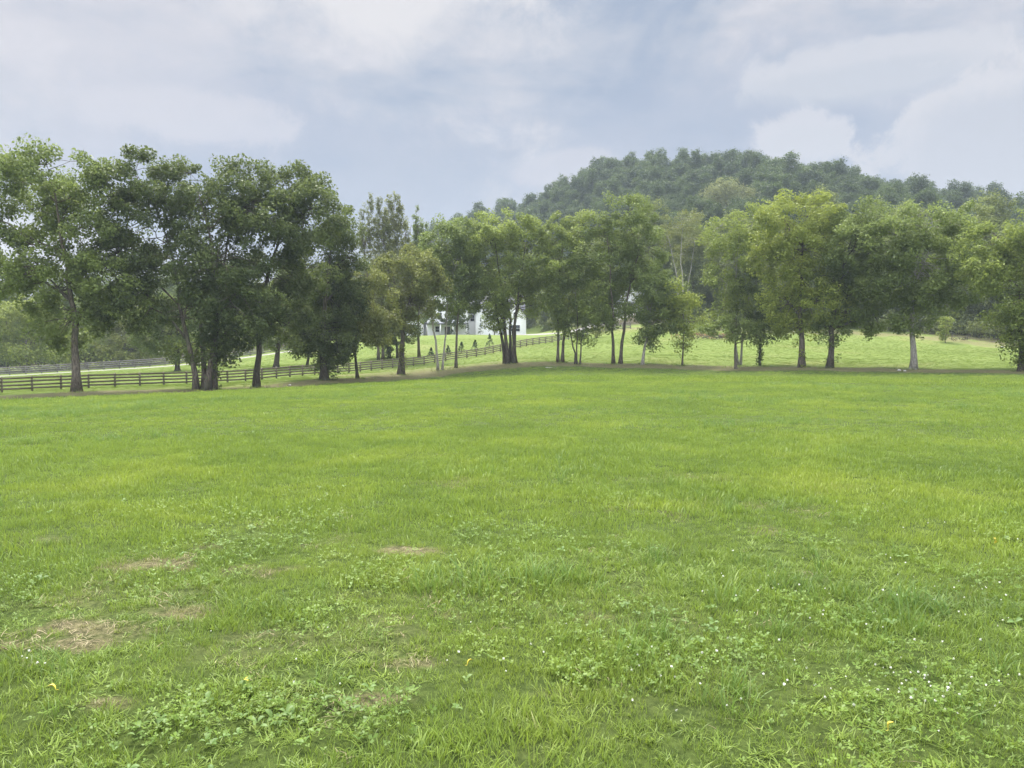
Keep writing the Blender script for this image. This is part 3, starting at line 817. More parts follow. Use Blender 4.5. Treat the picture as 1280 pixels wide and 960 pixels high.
G2 = 'trees in the pasture behind the board fence'
line_tree('broad_tree', 345, 108, .5, [(345, 385, 32, 22), (325, 400, 26, 22), (368, 400, 26, 22), (350, 420, 30, 16), (345, 365, 24, 20)], 'mid', 'broad low crowned tree with a thick flared trunk in the pasture', G2 and BARKD, group=G2, cover=2.8, size=.28)
line_tree('slender_tree', 384, 112, .26, [(384, 385, 24, 24), (378, 410, 22, 18), (398, 405, 20, 18)], 'dark', 'slim dark tree in the pasture right of the thick flared trunk', BARKD, group=G2, cover=2.8, size=.28)
line_tree('dense_tree', 487, 124, .3, [(487, 395, 26, 24), (475, 415, 22, 16), (500, 412, 20, 18), (487, 428, 14, 12)], 'dark', 'low dark tree in the pasture left of the white house', BARKD, group=G2, cover=3, size=.3)
line_tree('broad_tree', 222, 112, .45, [(222, 395, 34, 30), (200, 410, 26, 26), (248, 405, 24, 26), (222, 430, 24, 16)], 'mid', 'leafy tree in the pasture behind the large many-stemmed tree', BARKD, group=G2, cover=2.8, size=.28)
G3 = 'airy upright trees behind the olive trees'
line_tree('poplar_tree', 476, 122, .3, [(455, 285, 4, 34), (465, 276, 4, 36), (475, 280, 5, 38), (484, 290, 4, 34), (460, 300, 10, 22), (478, 298, 12, 26), (470, 330, 20, 24), (488, 335, 18, 24), (478, 360, 22, 22)], 'pale', 'pale feathery upright tree with ragged spires left of the taller spire', stems=2, group=G3, cover=1.8, size=.2, crad=.32, per=.3)
line_tree('poplar_tree', 500, 124, .3, [(487, 268, 4, 28), (494, 272, 6, 34), (501, 264, 4, 28), (490, 290, 10, 22), (504, 288, 9, 24), (500, 318, 18, 24), (498, 345, 20, 24)], 'pale', 'pale feathery upright tree with the highest ragged spire', stems=2, group=G3, cover=1.8, size=.2, crad=.32, per=.3)
line_tree('poplar_tree', 524, 126, .28, [(521, 274, 3, 22), (524, 290, 6, 24), (533, 295, 3, 20), (524, 300, 12, 18), (540, 300, 7, 12), (520, 325, 20, 22), (545, 318, 16, 14), (540, 338, 20, 20)], 'mid', 'thin spired tree right of the pale feathery ones', group=G3, cover=1.9, size=.2, crad=.32, per=.3)
G4 = 'trees behind the grey fence on the left'
for px, d, top, w, leaf, lab in [(34, 152, 366, 46, 'bright', 'rounded light green tree behind the grey fence at the far left'),
                                 (92, 158, 388, 32, 'bright', 'smaller light green tree behind the leftmost trunk'),
                                 (-18, 156, 375, 36, 'bright', 'light green tree behind the grey fence cut by the left edge'),
                                 (168, 156, 378, 38, 'olive', 'olive tree behind the grey fence above its pale trunk')]:
    line_tree('broad_tree', px, d, .4, [(px, top + 18, w * .7, 18, .1), (px - w * .5, top + 40, w * .6, 22), (px + w * .5, top + 38, w * .6, 24), (px, top + 58, w * .9, 22)], leaf, lab, group=G4, size=.34, cover=2.8)
line_tree('slender_tree', 130, 160, .35, [(128, 375, 26, 22), (142, 395, 22, 16), (118, 398, 18, 16)], 'mid', 'tree with a pale bare forked trunk behind the grey fence', BARKP, stems=2, group=G4, size=.32, cover=2.2, spread=1.3)
line_tree('slender_tree', 854, 166, .32, [(850, 278, 20, 16), (835, 298, 14, 12), (866, 300, 16, 14), (852, 318, 12, 8)], 'olive', 'tree with a bare pale forked trunk standing in the dark wood edge', BARKP, stems=3, group='trees of the wood edge', size=.34, cover=1.7, spread=1.6)
line_tree('sapling', 1181, 132, .08, [(1180, 398, 7, 7), (1182, 408, 8, 7), (1178, 416, 8, 6)], 'bright', 'yellow green sapling against the dark wood edge right of the pale trunk on the right', group='saplings', size=.3, cover=2.2, crad=.5)
line_tree('pale_tree', 906, 262, .4, [(905, 235, 16, 12, .1), (890, 248, 16, 12), (922, 245, 16, 12), (906, 262, 24, 14)], 'pale', 'pale green tree standing out on the wooded hillside above the meadow', group='hillside trees', size=.5, cover=2.2, crad=1.6)


# wood trees: a few kinds built once, then copied one by one
def wood_kind(h, w, leaf, size, name, low=.12, cover=2.6, crad=1.3):
    root = empty(name, (0, 0, 0), 'x', 'tree')
    L = []
    for k in range(9):
        t = low + (1 - low) * (k + .5) / 9
        rr = w * (.42 + .35 * math.sin(math.pi * min(1, .25 + t * .7))) * R.uniform(.7, 1.0)
        a = R.random() * 6.283; off = w * .45 * R.random() * (1.1 - t)
        L.append((np.array([math.cos(a) * off, math.sin(a) * off, h * t - .07 * h]), np.array([rr, rr, h * .13 * R.uniform(.8, 1.25)]), 0))
    for k in range(4):
        a = R.random() * 6.283
        L.append((np.array([math.cos(a) * w * .55, math.sin(a) * w * .55, h * R.uniform(.35, .75)]), np.array([w * .4, w * .4, h * .12]), 0))
    grow(root, [(0, 0, 0, 0)], L, h * .018, LEAF[leaf], BARKD, size, cover, crad, twig=False)
    return root


kinds = [wood_kind(21, 5.2, 'wood', .42, 'woodland_tree'), wood_kind(19, 6, 'wood', .42, 'woodland_tree'), wood_kind(24, 5.6, 'wood', .42, 'woodland_tree'), wood_kind(17, 5, 'wood', .42, 'woodland_tree')]
spots = []
for px in np.arange(872, 1400, 25):
    d = np.interp(px, [690, 860, 1000, 1160, 1280, 1400], [172, 170, 163, 150, 134, 128]) + R.uniform(-2, 7)
    spots.append((px + R.uniform(-8, 8), d, R.uniform(.9, 1.12)))
for px in np.arange(815, 1400, 27):
    d = np.interp(px, [690, 860, 1000, 1160, 1280, 1400], [192, 184, 178, 166, 152, 146]) + R.uniform(-3, 9)
    spots.append((px + R.uniform(-8, 8), d, R.uniform(.9, 1.15)))
for px, d, s in [(705, 205, .8), (730, 200, .85), (750, 206, .9), (690, 215, .9), (808, 200, 1.), (830, 195, .95), (660, 228, .9), (630, 232, .85), (600, 236, .9), (570, 234, .8), (540, 232, .75), (510, 228, .75), (475, 222, .7)]:
    spots.append((px, d, s))
used = [False] * 4
LW = 'leafy green tree in the closed wood behind the meadow and the white house'
for n_, (px, d, s) in enumerate(spots):
    X = (px - 640) * d / F; k = n_ % 4
    loc = (X, d, g1(X, d) - .2)
    if not used[k]:
        used[k] = True; o = kinds[k]; o.location = loc; o.rotation_euler = (0, 0, R.random() * 6.28); o.scale = (s, s, s); o['label'] = LW; o['group'] = 'trees of the wood behind the meadow'
    else:
        copy_thing(kinds[k], loc, R.random() * 6.28, s, LW, 'trees of the wood behind the meadow')
lk = [wood_kind(25, 7, 'mid', .42, 'woodland_tree', .03), wood_kind(21, 6.5, 'wood', .42, 'woodland_tree', .03)]
LB = 'dark green tree in the wood behind the grey fence on the left'
for n_, (px, d, s) in enumerate([(-160, 176, 1), (-110, 184, 1.1), (-70, 178, 1), (-45, 190, 1.1), (5, 188, .95), (28, 196, 1.1), (66, 190, .9), (100, 194, 1.), (140, 190, .85), (180, 186, .8), (215, 196, .9), (250, 192, .8), (285, 204, .9), (320, 206, .85), (355, 210, .85), (390, 214, .9), (425, 218, .9), (448, 212, .7)]):
    X = (px - 640) * d / F
    if n_ < 2:
        o = lk[n_]; o.location = (X, d, g1(X, d) - .2); o.scale = (s, s, s); o['label'] = LB; o['group'] = 'trees of the wood on the left'
    else:
        copy_thing(lk[n_ % 2], (X, d, g1(X, d) - .2), R.random() * 6.28, s, LB, 'trees of the wood on the left')


def shrub_kind(name, h, w, leaf, size, n=7):
    root = empty(name, (0, 0, 0), 'x', 'shrub')
    m = MB(); C = []
    for k in range(n):
        a = k / n * 6.28 + R.random(); q = np.array([math.cos(a) * w * .6 * R.random(), math.sin(a) * w * .6 * R.random(), h * R.uniform(.25, .85)])
        C.append(q); m.tube(curve((0, 0, -.1), q, sag=.1, n=4), [.04, .03, .02, .01], 4)
    C = np.array(C); v, q, tn = leaf_cloud(C, w * R.uniform(.4, .7, n), int(2.2 * w * h / (.3 * size * size) / n) + 20, size, .8)
    m.build('stem', BARKD, root); v[:, 2] = np.maximum(v[:, 2], -.05)
    mesh_obj('foliage', v, q, None, LEAF[leaf], root, False, {'tint': ('FLOAT', 'POINT', tn)})
    return root


sk = [shrub_kind('shrub', 3.6, 3.2, 'wood', .34), shrub_kind('shrub', 2.8, 3.6, 'wood', .34)]
LS = 'bushy undergrowth shrub filling the foot of the wood behind the meadow'
for n_, px in enumerate(np.arange(880, 1340, 17)):
    d = np.interp(px, [690, 860, 1000, 1160, 1280, 1400], [170, 167, 159, 147, 131, 125]) + R.uniform(-1, 3); X = (px - 640) * d / F; s = R.uniform(.7, 1.25)
    if n_ < 2:
        o = sk[n_]; o.location = (X, d, g1(X, d)); o.scale = (s, s, s); o['label'] = LS; o['group'] = 'undergrowth along the wood edge'
    else: copy_thing(sk[n_ % 2], (X, d, g1(X, d)), R.random() * 6.28, s, LS, 'undergrowth along the wood edge')
for px, d, h, w, leaf, lab in [(876, 150, 3.2, 3.6, 'light', 'light green bush on the bare bank left of the airy tree'), (838, 158, 2.2, 2.4, 'mid', 'low green bush on the bare bank behind the thin young tree'),
                               (745, 150, 2.0, 2.2, 'olive', 'olive bush at the end of the fence beside the grey roofed barn')]:
    X = (px - 640) * d / F; o = shrub_kind('bush', h, w, leaf, .3); o.location = (X, d, g1(X, d)); tag(o, lab, 'bush')

LQ = 'low green bush growing along the grey fence on the left'
for n_, px in enumerate([-60, 8, 30, 58, 74, 108, 150, 182, 205, 236, 262, 284, 310]):
    d = np.interp(px, [-100, 0, 110, 220, 300, 400], [142, 147, 150, 154, 160, 168]) + R.uniform(0, 5); X = (px - 640) * d / F; s = R.uniform(1.1, 2.1)
    if n_ < 2:
        o = shrub_kind('bush', 3.0 + n_, 3.0, ('bright', 'light')[n_], .24); o.location = (X, d, g1(X, d)); o.scale = (s, s, s); tag(o, LQ, 'bush', 'bushes along the grey fence'); bk = [o] if n_ == 0 else bk + [o]
    else: copy_thing(bk[n_ % 2], (X, d, g1(X, d)), R.random() * 6.28, s, LQ, 'bushes along the grey fence')
# the wooded hill
hk = []
for k in range(8):
    h, w = ((16, 7.5), (14, 8), (18, 7), (12, 5.5), (17, 9), (19, 6.2), (15, 6.5), (16, 8))[k]
    VC, QC, TC, nv = [], [], [], 0
    for q in range(11):
        t = .3 + .68 * (q + .5) / 11; a = R.random() * 6.28; off = w * .6 * R.random() * (1.2 - t) * 1.3
        rr = w * R.uniform(.3, .55) * (1.15 - .45 * t)
        c = np.array([math.cos(a) * off, math.sin(a) * off, h * t - 1.4]); C = lobe_clusters(c, np.array([rr, rr, rr * .75]), 4)
        v, qd, tn = leaf_cloud(C, 1.5 * R.uniform(.7, 1.2, len(C)), int(2.2 * math.pi * rr * rr / (.3 * .56 * .56) / len(C)) + 8, .56)
        VC.append(v); QC.append(qd + nv); TC.append(tn); nv += len(v)
    m = MB(); m.tube([(0, 0, -1), (.2, .1, h * .4), (0, .2, h * .8)], [.35, .25, .08], 6)
    tv = np.concatenate(m.V); tq = np.concatenate(m.Q)
    VC.append(tv); QC.append(tq + nv); TC.append(np.zeros(len(tv)))
    Qa = np.concatenate(QC); mi = np.zeros(len(Qa), int); mi[-len(tq):] = 1
    hk.append(mesh_obj('hill_tree_crown', np.concatenate(VC), Qa, None, None, False, False, {'tint': ('FLOAT', 'POINT', np.concatenate(TC))}, [LEAF['hill'], BARKD], mi))
hx, hy = [], []
gxx, gyy = np.meshgrid(np.arange(-120, 330, 6.2), np.arange(196, 480, 6.2))
gxx = (gxx + R.normal(0, 3.2, gxx.shape)).ravel(); gyy = (gyy + R.normal(0, 3.2, gyy.shape)).ravel()
pxx = gxx / gyy * F + 640
near_lim = np.interp(pxx, [380, 640, 760, 860, 1000, 1160, 1280, 1400], [255, 248, 212, 204, 194, 182, 168, 160])
crest = np.interp(pxx, [380, 560, 720, 910, 1140, 1420], [485, 475, 425, 385, 362, 342])
k = (gyy > near_lim) & (gyy < crest) & (pxx > 400) & (pxx < 1480)
x, y = gxx[k], gyy[k]; n = len(x)
# leave room round the pale tree
k2 = np.hypot(x - (906 - 640) * 262 / F, y - 262) > 8; x, y = x[k2], y[k2]; n = len(x)
scatter('hillside_wood', np.stack([x, y, gz(x, y)], 1), np.stack([R.normal(0, .05, n), R.normal(0, .05, n), R.random(n) * 6.28], 1), R.uniform(.6, 1.0, n) * (.8 + .5 * fbm(x / 22, y / 22, 15, 2)), R.integers(0, 8, n), hk, np.zeros(n), np.zeros(n), LEAF['hill'])
print('hill trees', n)


# ------------------------------------------------------------------ fences
def resample(P, step):
    P = np.asarray(P, float)[:, :2]
    # smooth the run a little
    t = np.concatenate([[0], np.cumsum(np.hypot(*np.diff(P, axis=0).T))])
    tt = np.linspace(0, t[-1], 400)
    S = np.stack([np.interp(tt, t, P[:, 0]), np.interp(tt, t, P[:, 1])], 1)
    K = np.ones(41) / 41
    Sp = np.stack([np.convolve(np.pad(S[:, c], 20, 'reflect', reflect_type='odd'), K, 'valid') for c in (0, 1)], 1)
    t2 = np.concatenate([[0], np.cumsum(np.hypot(*np.diff(Sp, axis=0).T))])
    s = np.arange(0, t2[-1], step)
    return np.stack([np.interp(s, t2, Sp[:, 0]), np.interp(s, t2, Sp[:, 1])], 1)


def fence(name, P, label, mat, group, step=2.4, h=1.35, rails=(.28, .6, .92, 1.22), board=.165):
    pts = resample(P, step); Z = gz(pts[:, 0], pts[:, 1])
    root = empty(name, (pts[0, 0], pts[0, 1], Z[0]), label, 'fence', group)
    base = np.array([pts[0, 0], pts[0, 1], Z[0]])
    post = None
    for k, (p, z) in enumerate(zip(pts, Z)):
        q = pts[min(k + 1, len(pts) - 1)] - pts[max(k - 1, 0)]
        a = math.atan2(q[1], q[0])
        if post is None:
            m = MB(); m.box(-.07, .07, -.07, .07, -.3, h); m.add([(-.07, -.07, h), (.07, -.07, h), (.07, .07, h), (-.07, .07, h), (0, 0, h + .03)], None, [(0, 1, 4), (1, 2, 4), (2, 3, 4), (3, 0, 4)])
            post = m.build('post', mat, root); o = post
        else:
            o = post.copy(); COL.objects.link(o); o.parent = root
        o.location = Vector(np.array([p[0], p[1], z]) - base); o.rotation_euler = (R.normal(0, .015), R.normal(0, .015), a + R.normal(0, .03))
    for rh in rails:
        m = MB()
        for k in range(len(pts) - 1):
            a, b = pts[k], pts[k + 1]; d = (b - a) / np.linalg.norm(b - a); nrm = np.array([d[1], -d[0]])
            j0, j1 = R.normal(0, .012, 2)
            A = np.array([a[0], a[1], Z[k] + rh + j0]) - base; B = np.array([b[0], b[1], Z[k + 1] + rh + j1]) - base
            n3 = np.array([nrm[0], nrm[1], 0]); d3 = np.array([d[0], d[1], 0]) * .003
            off0, off1 = n3 * .073, n3 * .098; up = np.array([0, 0, board / 2])
            v = [A + d3 + off0 - up, B - d3 + off0 - up, B - d3 + off1 - up, A + d3 + off1 - up, A + d3 + off0 + up, B - d3 + off0 + up, B - d3 + off1 + up, A + d3 + off1 + up]
            m.add(v, [(0, 3, 2, 1), (4, 5, 6, 7), (0, 1, 5, 4), (2, 3, 7, 6), (1, 2, 6, 5), (3, 0, 4, 7)])
        m.build('rail', mat, root)
    return root


fence('board_fence', FENCE[1:], 'dark brown four board fence running behind the row of trees', WOODD, 'farm fences')
RW = np.array([at(*p) for p in ROADPX])
fence('board_fence', RW[:7] + np.array([-1.2, 3.6, 0]), 'weathered grey board fence along the far side of the pale lane', WOODG, 'farm fences', step=2.6, board=.235, h=1.5, rails=(.3, .66, 1.02, 1.36))
fence('board_fence', [(9.4, 152.6), (14, 156), (21, 160), (27, 165)], 'short grey board fence climbing towards the barn behind the trees', WOODG, 'farm fences')


# lane and gravel drive
def drape(name, P, w, lift=.06):
    c = resample(P, 1.5); t = np.gradient(c, axis=0); t /= np.linalg.norm(t, axis=1)[:, None]; nrm = np.stack([-t[:, 1], t[:, 0]], 1)
    m = 7; V = []
    for s in np.linspace(-1, 1, m):
        e = c + nrm * s * w * .5 * (1 + (fbm(c[:, 0] * .4, c[:, 1] * .4 + s * 50, 71, 2)[:, None] - .5) * .25)
        V.append(np.stack([e[:, 0], e[:, 1], gz(e[:, 0], e[:, 1]) + lift - (.1 if abs(s) == 1 else 0)], 1))
    V = np.stack(V, 1); n = len(c)
    i = np.arange(n - 1)[:, None] * m; j = np.arange(m - 1)[None]
    Q = np.stack([i + j, i + m + j, i + m + j + 1, i + j + 1], -1).reshape(-1, 4)
    mesh_obj(name, V.reshape(-1, 3), Q, None, GRAVEL, None, True)['kind'] = 'structure'


drape('lane', RW, 2.4)
drape('driveway', [(-2, 188), (4, 182), (8, 174), (13, 176), (20, 184), (30, 194)], 8)

# ------------------------------------------------------------------ white house
HZ = g1(-12, 198) - .1
house = empty('farmhouse', (-12, 200, HZ), 'large white gabled house with grey roof behind the slim trees', 'house')


def gable_block(x0, x1, y0, y1, ze, zr, front=True, over=.5):
    """walls and roof of a block; ridge along y when front"""
    w = MB(); r = MB()
    if front:
        xm = (x0 + x1) / 2
        v = [(x0, y0, 0), (x1, y0, 0), (x1, y0, ze), (xm, y0, zr), (x0, y0, ze), (x0, y1, 0), (x1, y1, 0), (x1, y1, ze), (xm, y1, zr), (x0, y1, ze)]
        w.add(v, [(0, 1, 2, 4), (5, 9, 7, 6), (0, 4, 9, 5), (1, 6, 7, 2)], [(4, 2, 3), (9, 8, 7)])
        sl = (zr - ze) / (xm - x0)
        for sx, xe in ((-1, x0), (1, x1)):
            xo = xe + sx * over; zo = ze - sl * over
            a = [(xm, y0 - over, zr + .02), (xo, y0 - over, zo + .02), (xo, y1 + over, zo + .02), (xm, y1 + over, zr + .02)]
            b = [(p, q, z + .22) for p, q, z in a]
            r.add(a + b, [(0, 1, 2, 3), (4, 7, 6, 5), (0, 4, 5, 1), (1, 5, 6, 2), (2, 6, 7, 3), (3, 7, 4, 0)])
    else:
        ym = (y0 + y1) / 2
        v = [(x0, y0, 0), (x1, y0, 0), (x1, y1, 0), (x0, y1, 0), (x0, y0, ze), (x1, y0, ze), (x1, y1, ze), (x0, y1, ze), (x0, ym, zr), (x1, ym, zr)]
        w.add(v, [(0, 1, 5, 4), (2, 3, 7, 6), (0, 4, 7, 3), (1, 2, 6, 5)], [(4, 8, 7), (5, 6, 9)])
        sl = (zr - ze) / (ym - y0)
        for sy, ye in ((-1, y0), (1, y1)):
            yo = ye + sy * over; zo = ze - sl * over
            a = [(x0 - over, ym, zr + .02), (x0 - over, yo, zo + .02), (x1 + over, yo, zo + .02), (x1 + over, ym, zr + .02)]
            b = [(p, q, z + .22) for p, q, z in a]
            r.add(a + b, [(0, 3, 2, 1), (4, 5, 6, 7), (0, 1, 5, 4), (1, 2, 6, 5), (2, 3, 7, 6), (3, 0, 4, 7)])
    return w, r


def window(parent, cx, y, cz, w, h):
    f = MB(); t = .09
    for a in ((cx - w / 2 - t, cx - w / 2, cz - h / 2 - t, cz + h / 2 + t), (cx + w / 2, cx + w / 2 + t, cz - h / 2 - t, cz + h / 2 + t)): f.box(a[0], a[1], y - .1, y - .003, a[2], a[3])
    for a in ((cz - h / 2 - t, cz - h / 2), (cz + h / 2, cz + h / 2 + t), (cz - .03, cz + .03)): f.box(cx - w / 2 + .002, cx + w / 2 - .002, y - .09, y - .004, a[0], a[1])
    fo = f.build('window', WHITE, parent)
    g = MB(); g.box(cx - w / 2 + .004, cx + w / 2 - .004, y - .05, y - .006, cz - h / 2 + .004, cz + h / 2 - .004); g.build('pane', GLASSM, fo)


blocks = [(-16, 15, 2, 12, 6.4, 10.8, False), (-9.8, .6, -2, 2.3, 6.9, 13.0, True), (2.6, 9.4, -1.4, 2.4, 6.2, 10.0, True), (10.2, 15.6, -3, 2.2, 5.0, 8.6, True), (-15.4, -11, -1, 2.2, 4.6, 7.6, True)]
rt = None
for b_ in blocks:
    w, r = gable_block(*b_); w.build('wall', WHITE, house); ro_ = r.build('roof', ROOFM, house); rt = rt or ro_
ch = MB(); ch.box(5.6, 7.0, 6, 7.2, 8.6, 12.6); ch.box(5.45, 7.15, 5.85, 7.35, 12.6, 12.85); ch.build('chimney', STONE, rt)
for cx, y, cz, w_, h_ in [(-7.2, -2, 1.8, 1.0, 1.4), (-6.6, -2, 5.2, 1.1, 1.6), (-2.6, -2, 5.2, 1.1, 1.6), (-4.6, -2, 9.2, .8, 1.1), (7.6, -1.4, 2, 1.0, 1.5), (6, -1.4, 5.3, 1.1, 1.5),
                           (12.9, -3, 5.4, 1, 1.3), (-13.2, -1, 2, 1.3, 1.8), (-13.2, -1, 4.6, 1, 1.2), (1.6, 2, 4.8, 1, 1.6), (12.9, -3, 2, 2.2, 1.6)]:
    window(house, cx, y, cz, w_, h_)
dm_ = MB(); dm_.box(-5.3, -3.9, -2.09, -2.004, .1, 2.4); do = dm_.build('door', DOORM, house)
dh = MB(); dh.box(-4.15, -4.08, -2.16, -2.092, 1.05, 1.2); dh.build('handle', STONE, do)
pm = MB(); pm.box(-10, .8, -4.6, -2.003, 3.0, 3.25); pm.build('porch_roof', ROOFM, house)
for cx in (-9.7, -6.2, -3, .5): pp = MB(); pp.box(cx - .13, cx + .13, -4.5, -4.24, -.2, 2.998); pp.build('porch_post', WHITE, house)

barn = empty('barn', (30.5, 196, g1(30.5, 196) - .1), 'small white barn with a grey porch roof on the rise behind the trees', 'barn')
bb = 1.6 + (HOR - 379) * 196 / F - (g1(30.5, 196) - .1)
w, r = gable_block(-4, 3.2, 0, 8, bb + 2.2, bb + 3.6, True, .3); w.build('wall', WHITE, barn); r.build('roof', WHITE, barn)
pr = MB(); pr.add([(-5, -2.4, bb - .7), (4.6, -2.4, bb - .7), (4.6, -.004, bb), (-5, -.004, bb), (-5, -2.4, bb - .55), (4.6, -2.4, bb - .55), (4.6, -.004, bb + .15), (-5, -.004, bb + .15)],
                  [(0, 3, 2, 1), (4, 5, 6, 7), (0, 1, 5, 4), (1, 2, 6, 5), (2, 3, 7, 6), (3, 0, 4, 7)]); pr.build('porch_roof', ROOFM, barn)
for cx in (-4.8, -.2, 4.4): pp = MB(); pp.box(cx - .1, cx + .1, -2.3, -2.1, -.6, bb - .7); pp.build('porch_post', WHITE, barn)


# planted shrubs
GH = 'small trees in the yard of the white house'
line_tree('yard_tree', 534, 187, .14, [(530, 392, 11, 9), (540, 396, 9, 8), (535, 384, 8, 8)], 'mid', 'small bushy tree in the yard before the left wing of the white house', BARKD, group=GH, size=.3, cover=2.6, crad=.7)
line_tree('yard_tree', 571, 187, .18, [(562, 390, 12, 11), (578, 388, 13, 12), (570, 378, 11, 9), (571, 398, 13, 7)], 'dark', 'dense dark tree hiding the porch of the white house', BARKD, group=GH, size=.3, cover=3.2, crad=.7)
line_tree('yard_tree', 618, 186, .14, [(613, 394, 8, 9), (624, 390, 9, 10), (618, 382, 8, 7)], 'mid', 'small tree in the yard before the right gable of the white house', BARKD, group=GH, size=.3, cover=2.4, crad=.7)
def conifer(px, d, h, w, label, name='small_conifer', group='little conifers along the board fence', loc=None):
    X = (px - 640) * d / F; root = empty(name, (X, d, g1(X, d)), label, 'shrub', group)
    m = MB(); m.tube([(0, 0, -.1), (0, 0, h * .95)], [.05, .015], 5); m.build('trunk', BARKD, root)
    C = []; rr = []
    for k in range(34):
        t = R.random() ** .8; a = R.random() * 6.28; q = w * (1 - t) * .75
        C.append((math.cos(a) * q, math.sin(a) * q, h * (.08 + .9 * t))); rr.append(.12 * w + .32 * w * (1 - t))
    v, q, tn = leaf_cloud(np.array(C), np.array(rr), 22, .16, .8, .2)
    mesh_obj('crown', v, q, None, LEAF['conifer'], root, False, {'tint': ('FLOAT', 'POINT', tn)})


for px, d, h, lab in [(539, 127, 1.7, 'leftmost little conifer behind the board fence left of the forked pale trunks'), (560, 132, 1.7, 'little conifer behind the board fence beside the forked pale trunks'),
                      (577, 136, 2.0, 'bushier little conifer behind the board fence just right of the straight grey trunk'), (594, 140, 2.0, 'fourth little conifer from the left behind the board fence'), (612, 146, 2.6, 'tallest little conifer near the vase shaped tree by the fence')]:
    conifer(px, d, h, h * .42, lab)
for px, h, w, lab in [(518, 4.2, .8, 'narrow dark columnar shrub at the left end of the white house'), (584, 4.4, .7, 'narrow dark columnar shrub before the right gable of the white house'), (601, 4.4, .75, 'narrow dark columnar shrub right of the other one at the white wall'),
                      (523, 1.8, 1.0, 'low rounded shrub at the foot of the left columnar shrub'), (565, 1.6, .9, 'low dark shrub before the porch of the white house')]:
    conifer(px, 190, h, w, lab, 'columnar_shrub' if h > 3 else 'low_shrub', 'shrubs planted along the white house')


# stones and brush
def rock(px, d, s, label, flat=.6, mat=STONE, cat='stone', name='stone'):
    m = MB(); n, k = 9, 6; V = []
    for i in range(k):
        for j in range(n):
            t = math.pi * (i + .5) / k; a = 2 * math.pi * j / n; q = s * R.uniform(.8, 1.1)
            V.append((math.sin(t) * math.cos(a) * q, math.sin(t) * math.sin(a) * q * .8, math.cos(t) * q * flat))
    Q = [(i * n + j, (i + 1) * n + j, (i + 1) * n + (j + 1) % n, i * n + (j + 1) % n) for i in range(k - 1) for j in range(n)]
    V += [(0, 0, s * flat), (0, 0, -s * flat)]
    T = [(j, (j + 1) % n, n * k) for j in range(n)] + [((k - 1) * n + (j + 1) % n, (k - 1) * n + j, n * k + 1) for j in range(n)]
    o = mesh_obj(name, V, Q, T, mat, None, True); X = (px - 640) * d / F; o.location = (X, d, g1(X, d) + s * flat * .45); tag(o, label, cat)


rock(362, 73.5, .17, 'pale stone on the bare soil between the tall dark and the densest tree')
rock(686, 92, .5, 'flat pale stone lying at the grass edge near the forked tree', .12)
rock(1124, 76.5, .2, 'small pale stone left of the pale trunk on the right')
rock(1131, 76, .16, 'smallest pale stone at the foot of the pale trunk on the right')
rock(1252, 122, .36, 'whitish stone at the wood edge near the right side')


def brush(px, d, w, label, n=40, leaf=True):
    X = (px - 640) * d / F; root = empty('brush_pile', (X, d, g1(X, d)), label, 'brush pile')
    m = MB(); C = []
    for k in range(n):
        a = np.array([R.uniform(-w, w), R.uniform(-.8, .8), R.uniform(0, .35)]); b = a + np.array([R.normal(0, w * .4), R.normal(0, .6), R.uniform(.2, .9)])
        m.tube(curve(a, b, sag=.15, n=4, wob=.03), [.05, .04, .025, .01], 5); C.append(b)
    m.build('branches', BARK, root)
    if leaf:
        v, q, tn = leaf_cloud(np.array(C), .5, 14, .2); mesh_obj('dry_leaves', v, q, None, LEAF['dry'], root, False, {'tint': ('FLOAT', 'POINT', tn)})


brush(880, 138, 4.5, 'long pile of fallen branches and dry leaves at the foot of the bare bank', 60)
brush(1200, 134, 1.4, 'small dark heap of cut branches at the wood edge beside the yellow green sapling', 22, False)

# ------------------------------------------------------------------ haze
hm, nt = new_mat('haze_air'); b = NB(nt)
vol = b.n('ShaderNodeVolumePrincipled', {'Color': (.74, .86, .95, 1), 'Density': .00031, 'Anisotropy': .2})
o_ = nt.nodes.new('ShaderNodeOutputMaterial'); nt.links.new(vol.outputs[0], o_.inputs['Volume'])
hb = MB(); hb.box(-905, 905, -905, 905, float(gzv.min()) - 1, 135); ho = hb.build('haze', hm); ho['kind'] = 'stuff'

# ------------------------------------------------------------------ sky and sun
SUN_AZ, SUN_EL = math.radians(-16), math.radians(62)
w = bpy.data.worlds.new('World'); scene.world = w; w.use_nodes = True
nt = w.node_tree; nt.nodes.clear(); b = NB(nt)
sky = b.n('ShaderNodeTexSky', sky_type='NISHITA', sun_disc=False, sun_elevation=SUN_EL, sun_rotation=SUN_AZ)
dirv = b.n('ShaderNodeTexCoord').outputs['Generated']
sx = b.n('ShaderNodeSeparateXYZ', {0: dirv})
X, Y, Z = sx.outputs
inv = b.math('DIVIDE', 1, b.math('ADD', b.math('MAXIMUM', Z, 0), .16))
pv = b.n('ShaderNodeCombineXYZ', {0: b.math('MULTIPLY', X, inv), 1: b.math('MULTIPLY', Y, inv), 2: 3.7}).outputs[0]
azd = b.math('MULTIPLY', b.math('ARCTAN2', X, Y), 57.2958); eld = b.math('MULTIPLY', b.math('ARCSINE', Z), 57.2958)
fl = b.n('ShaderNodeCombineXYZ', {0: X, 1: Y, 2: b.math('MULTIPLY', Z, 2.3)}).outputs[0]
n1 = b.noise(fl, 3.1, 10, .55, .5); n2 = b.noise(fl, 9, 9, .6, .3)
n3 = b.noise(dirv, 12, 12, .70, .4)
S = 10.0


def col(*c): return tuple(v * S for v in c)


def srgb(r, g, bb): return tuple(((v / 255 + .055) / 1.055) ** 2.4 for v in (r, g, bb))


EXP = 2.32
K = 1 / 2 ** EXP


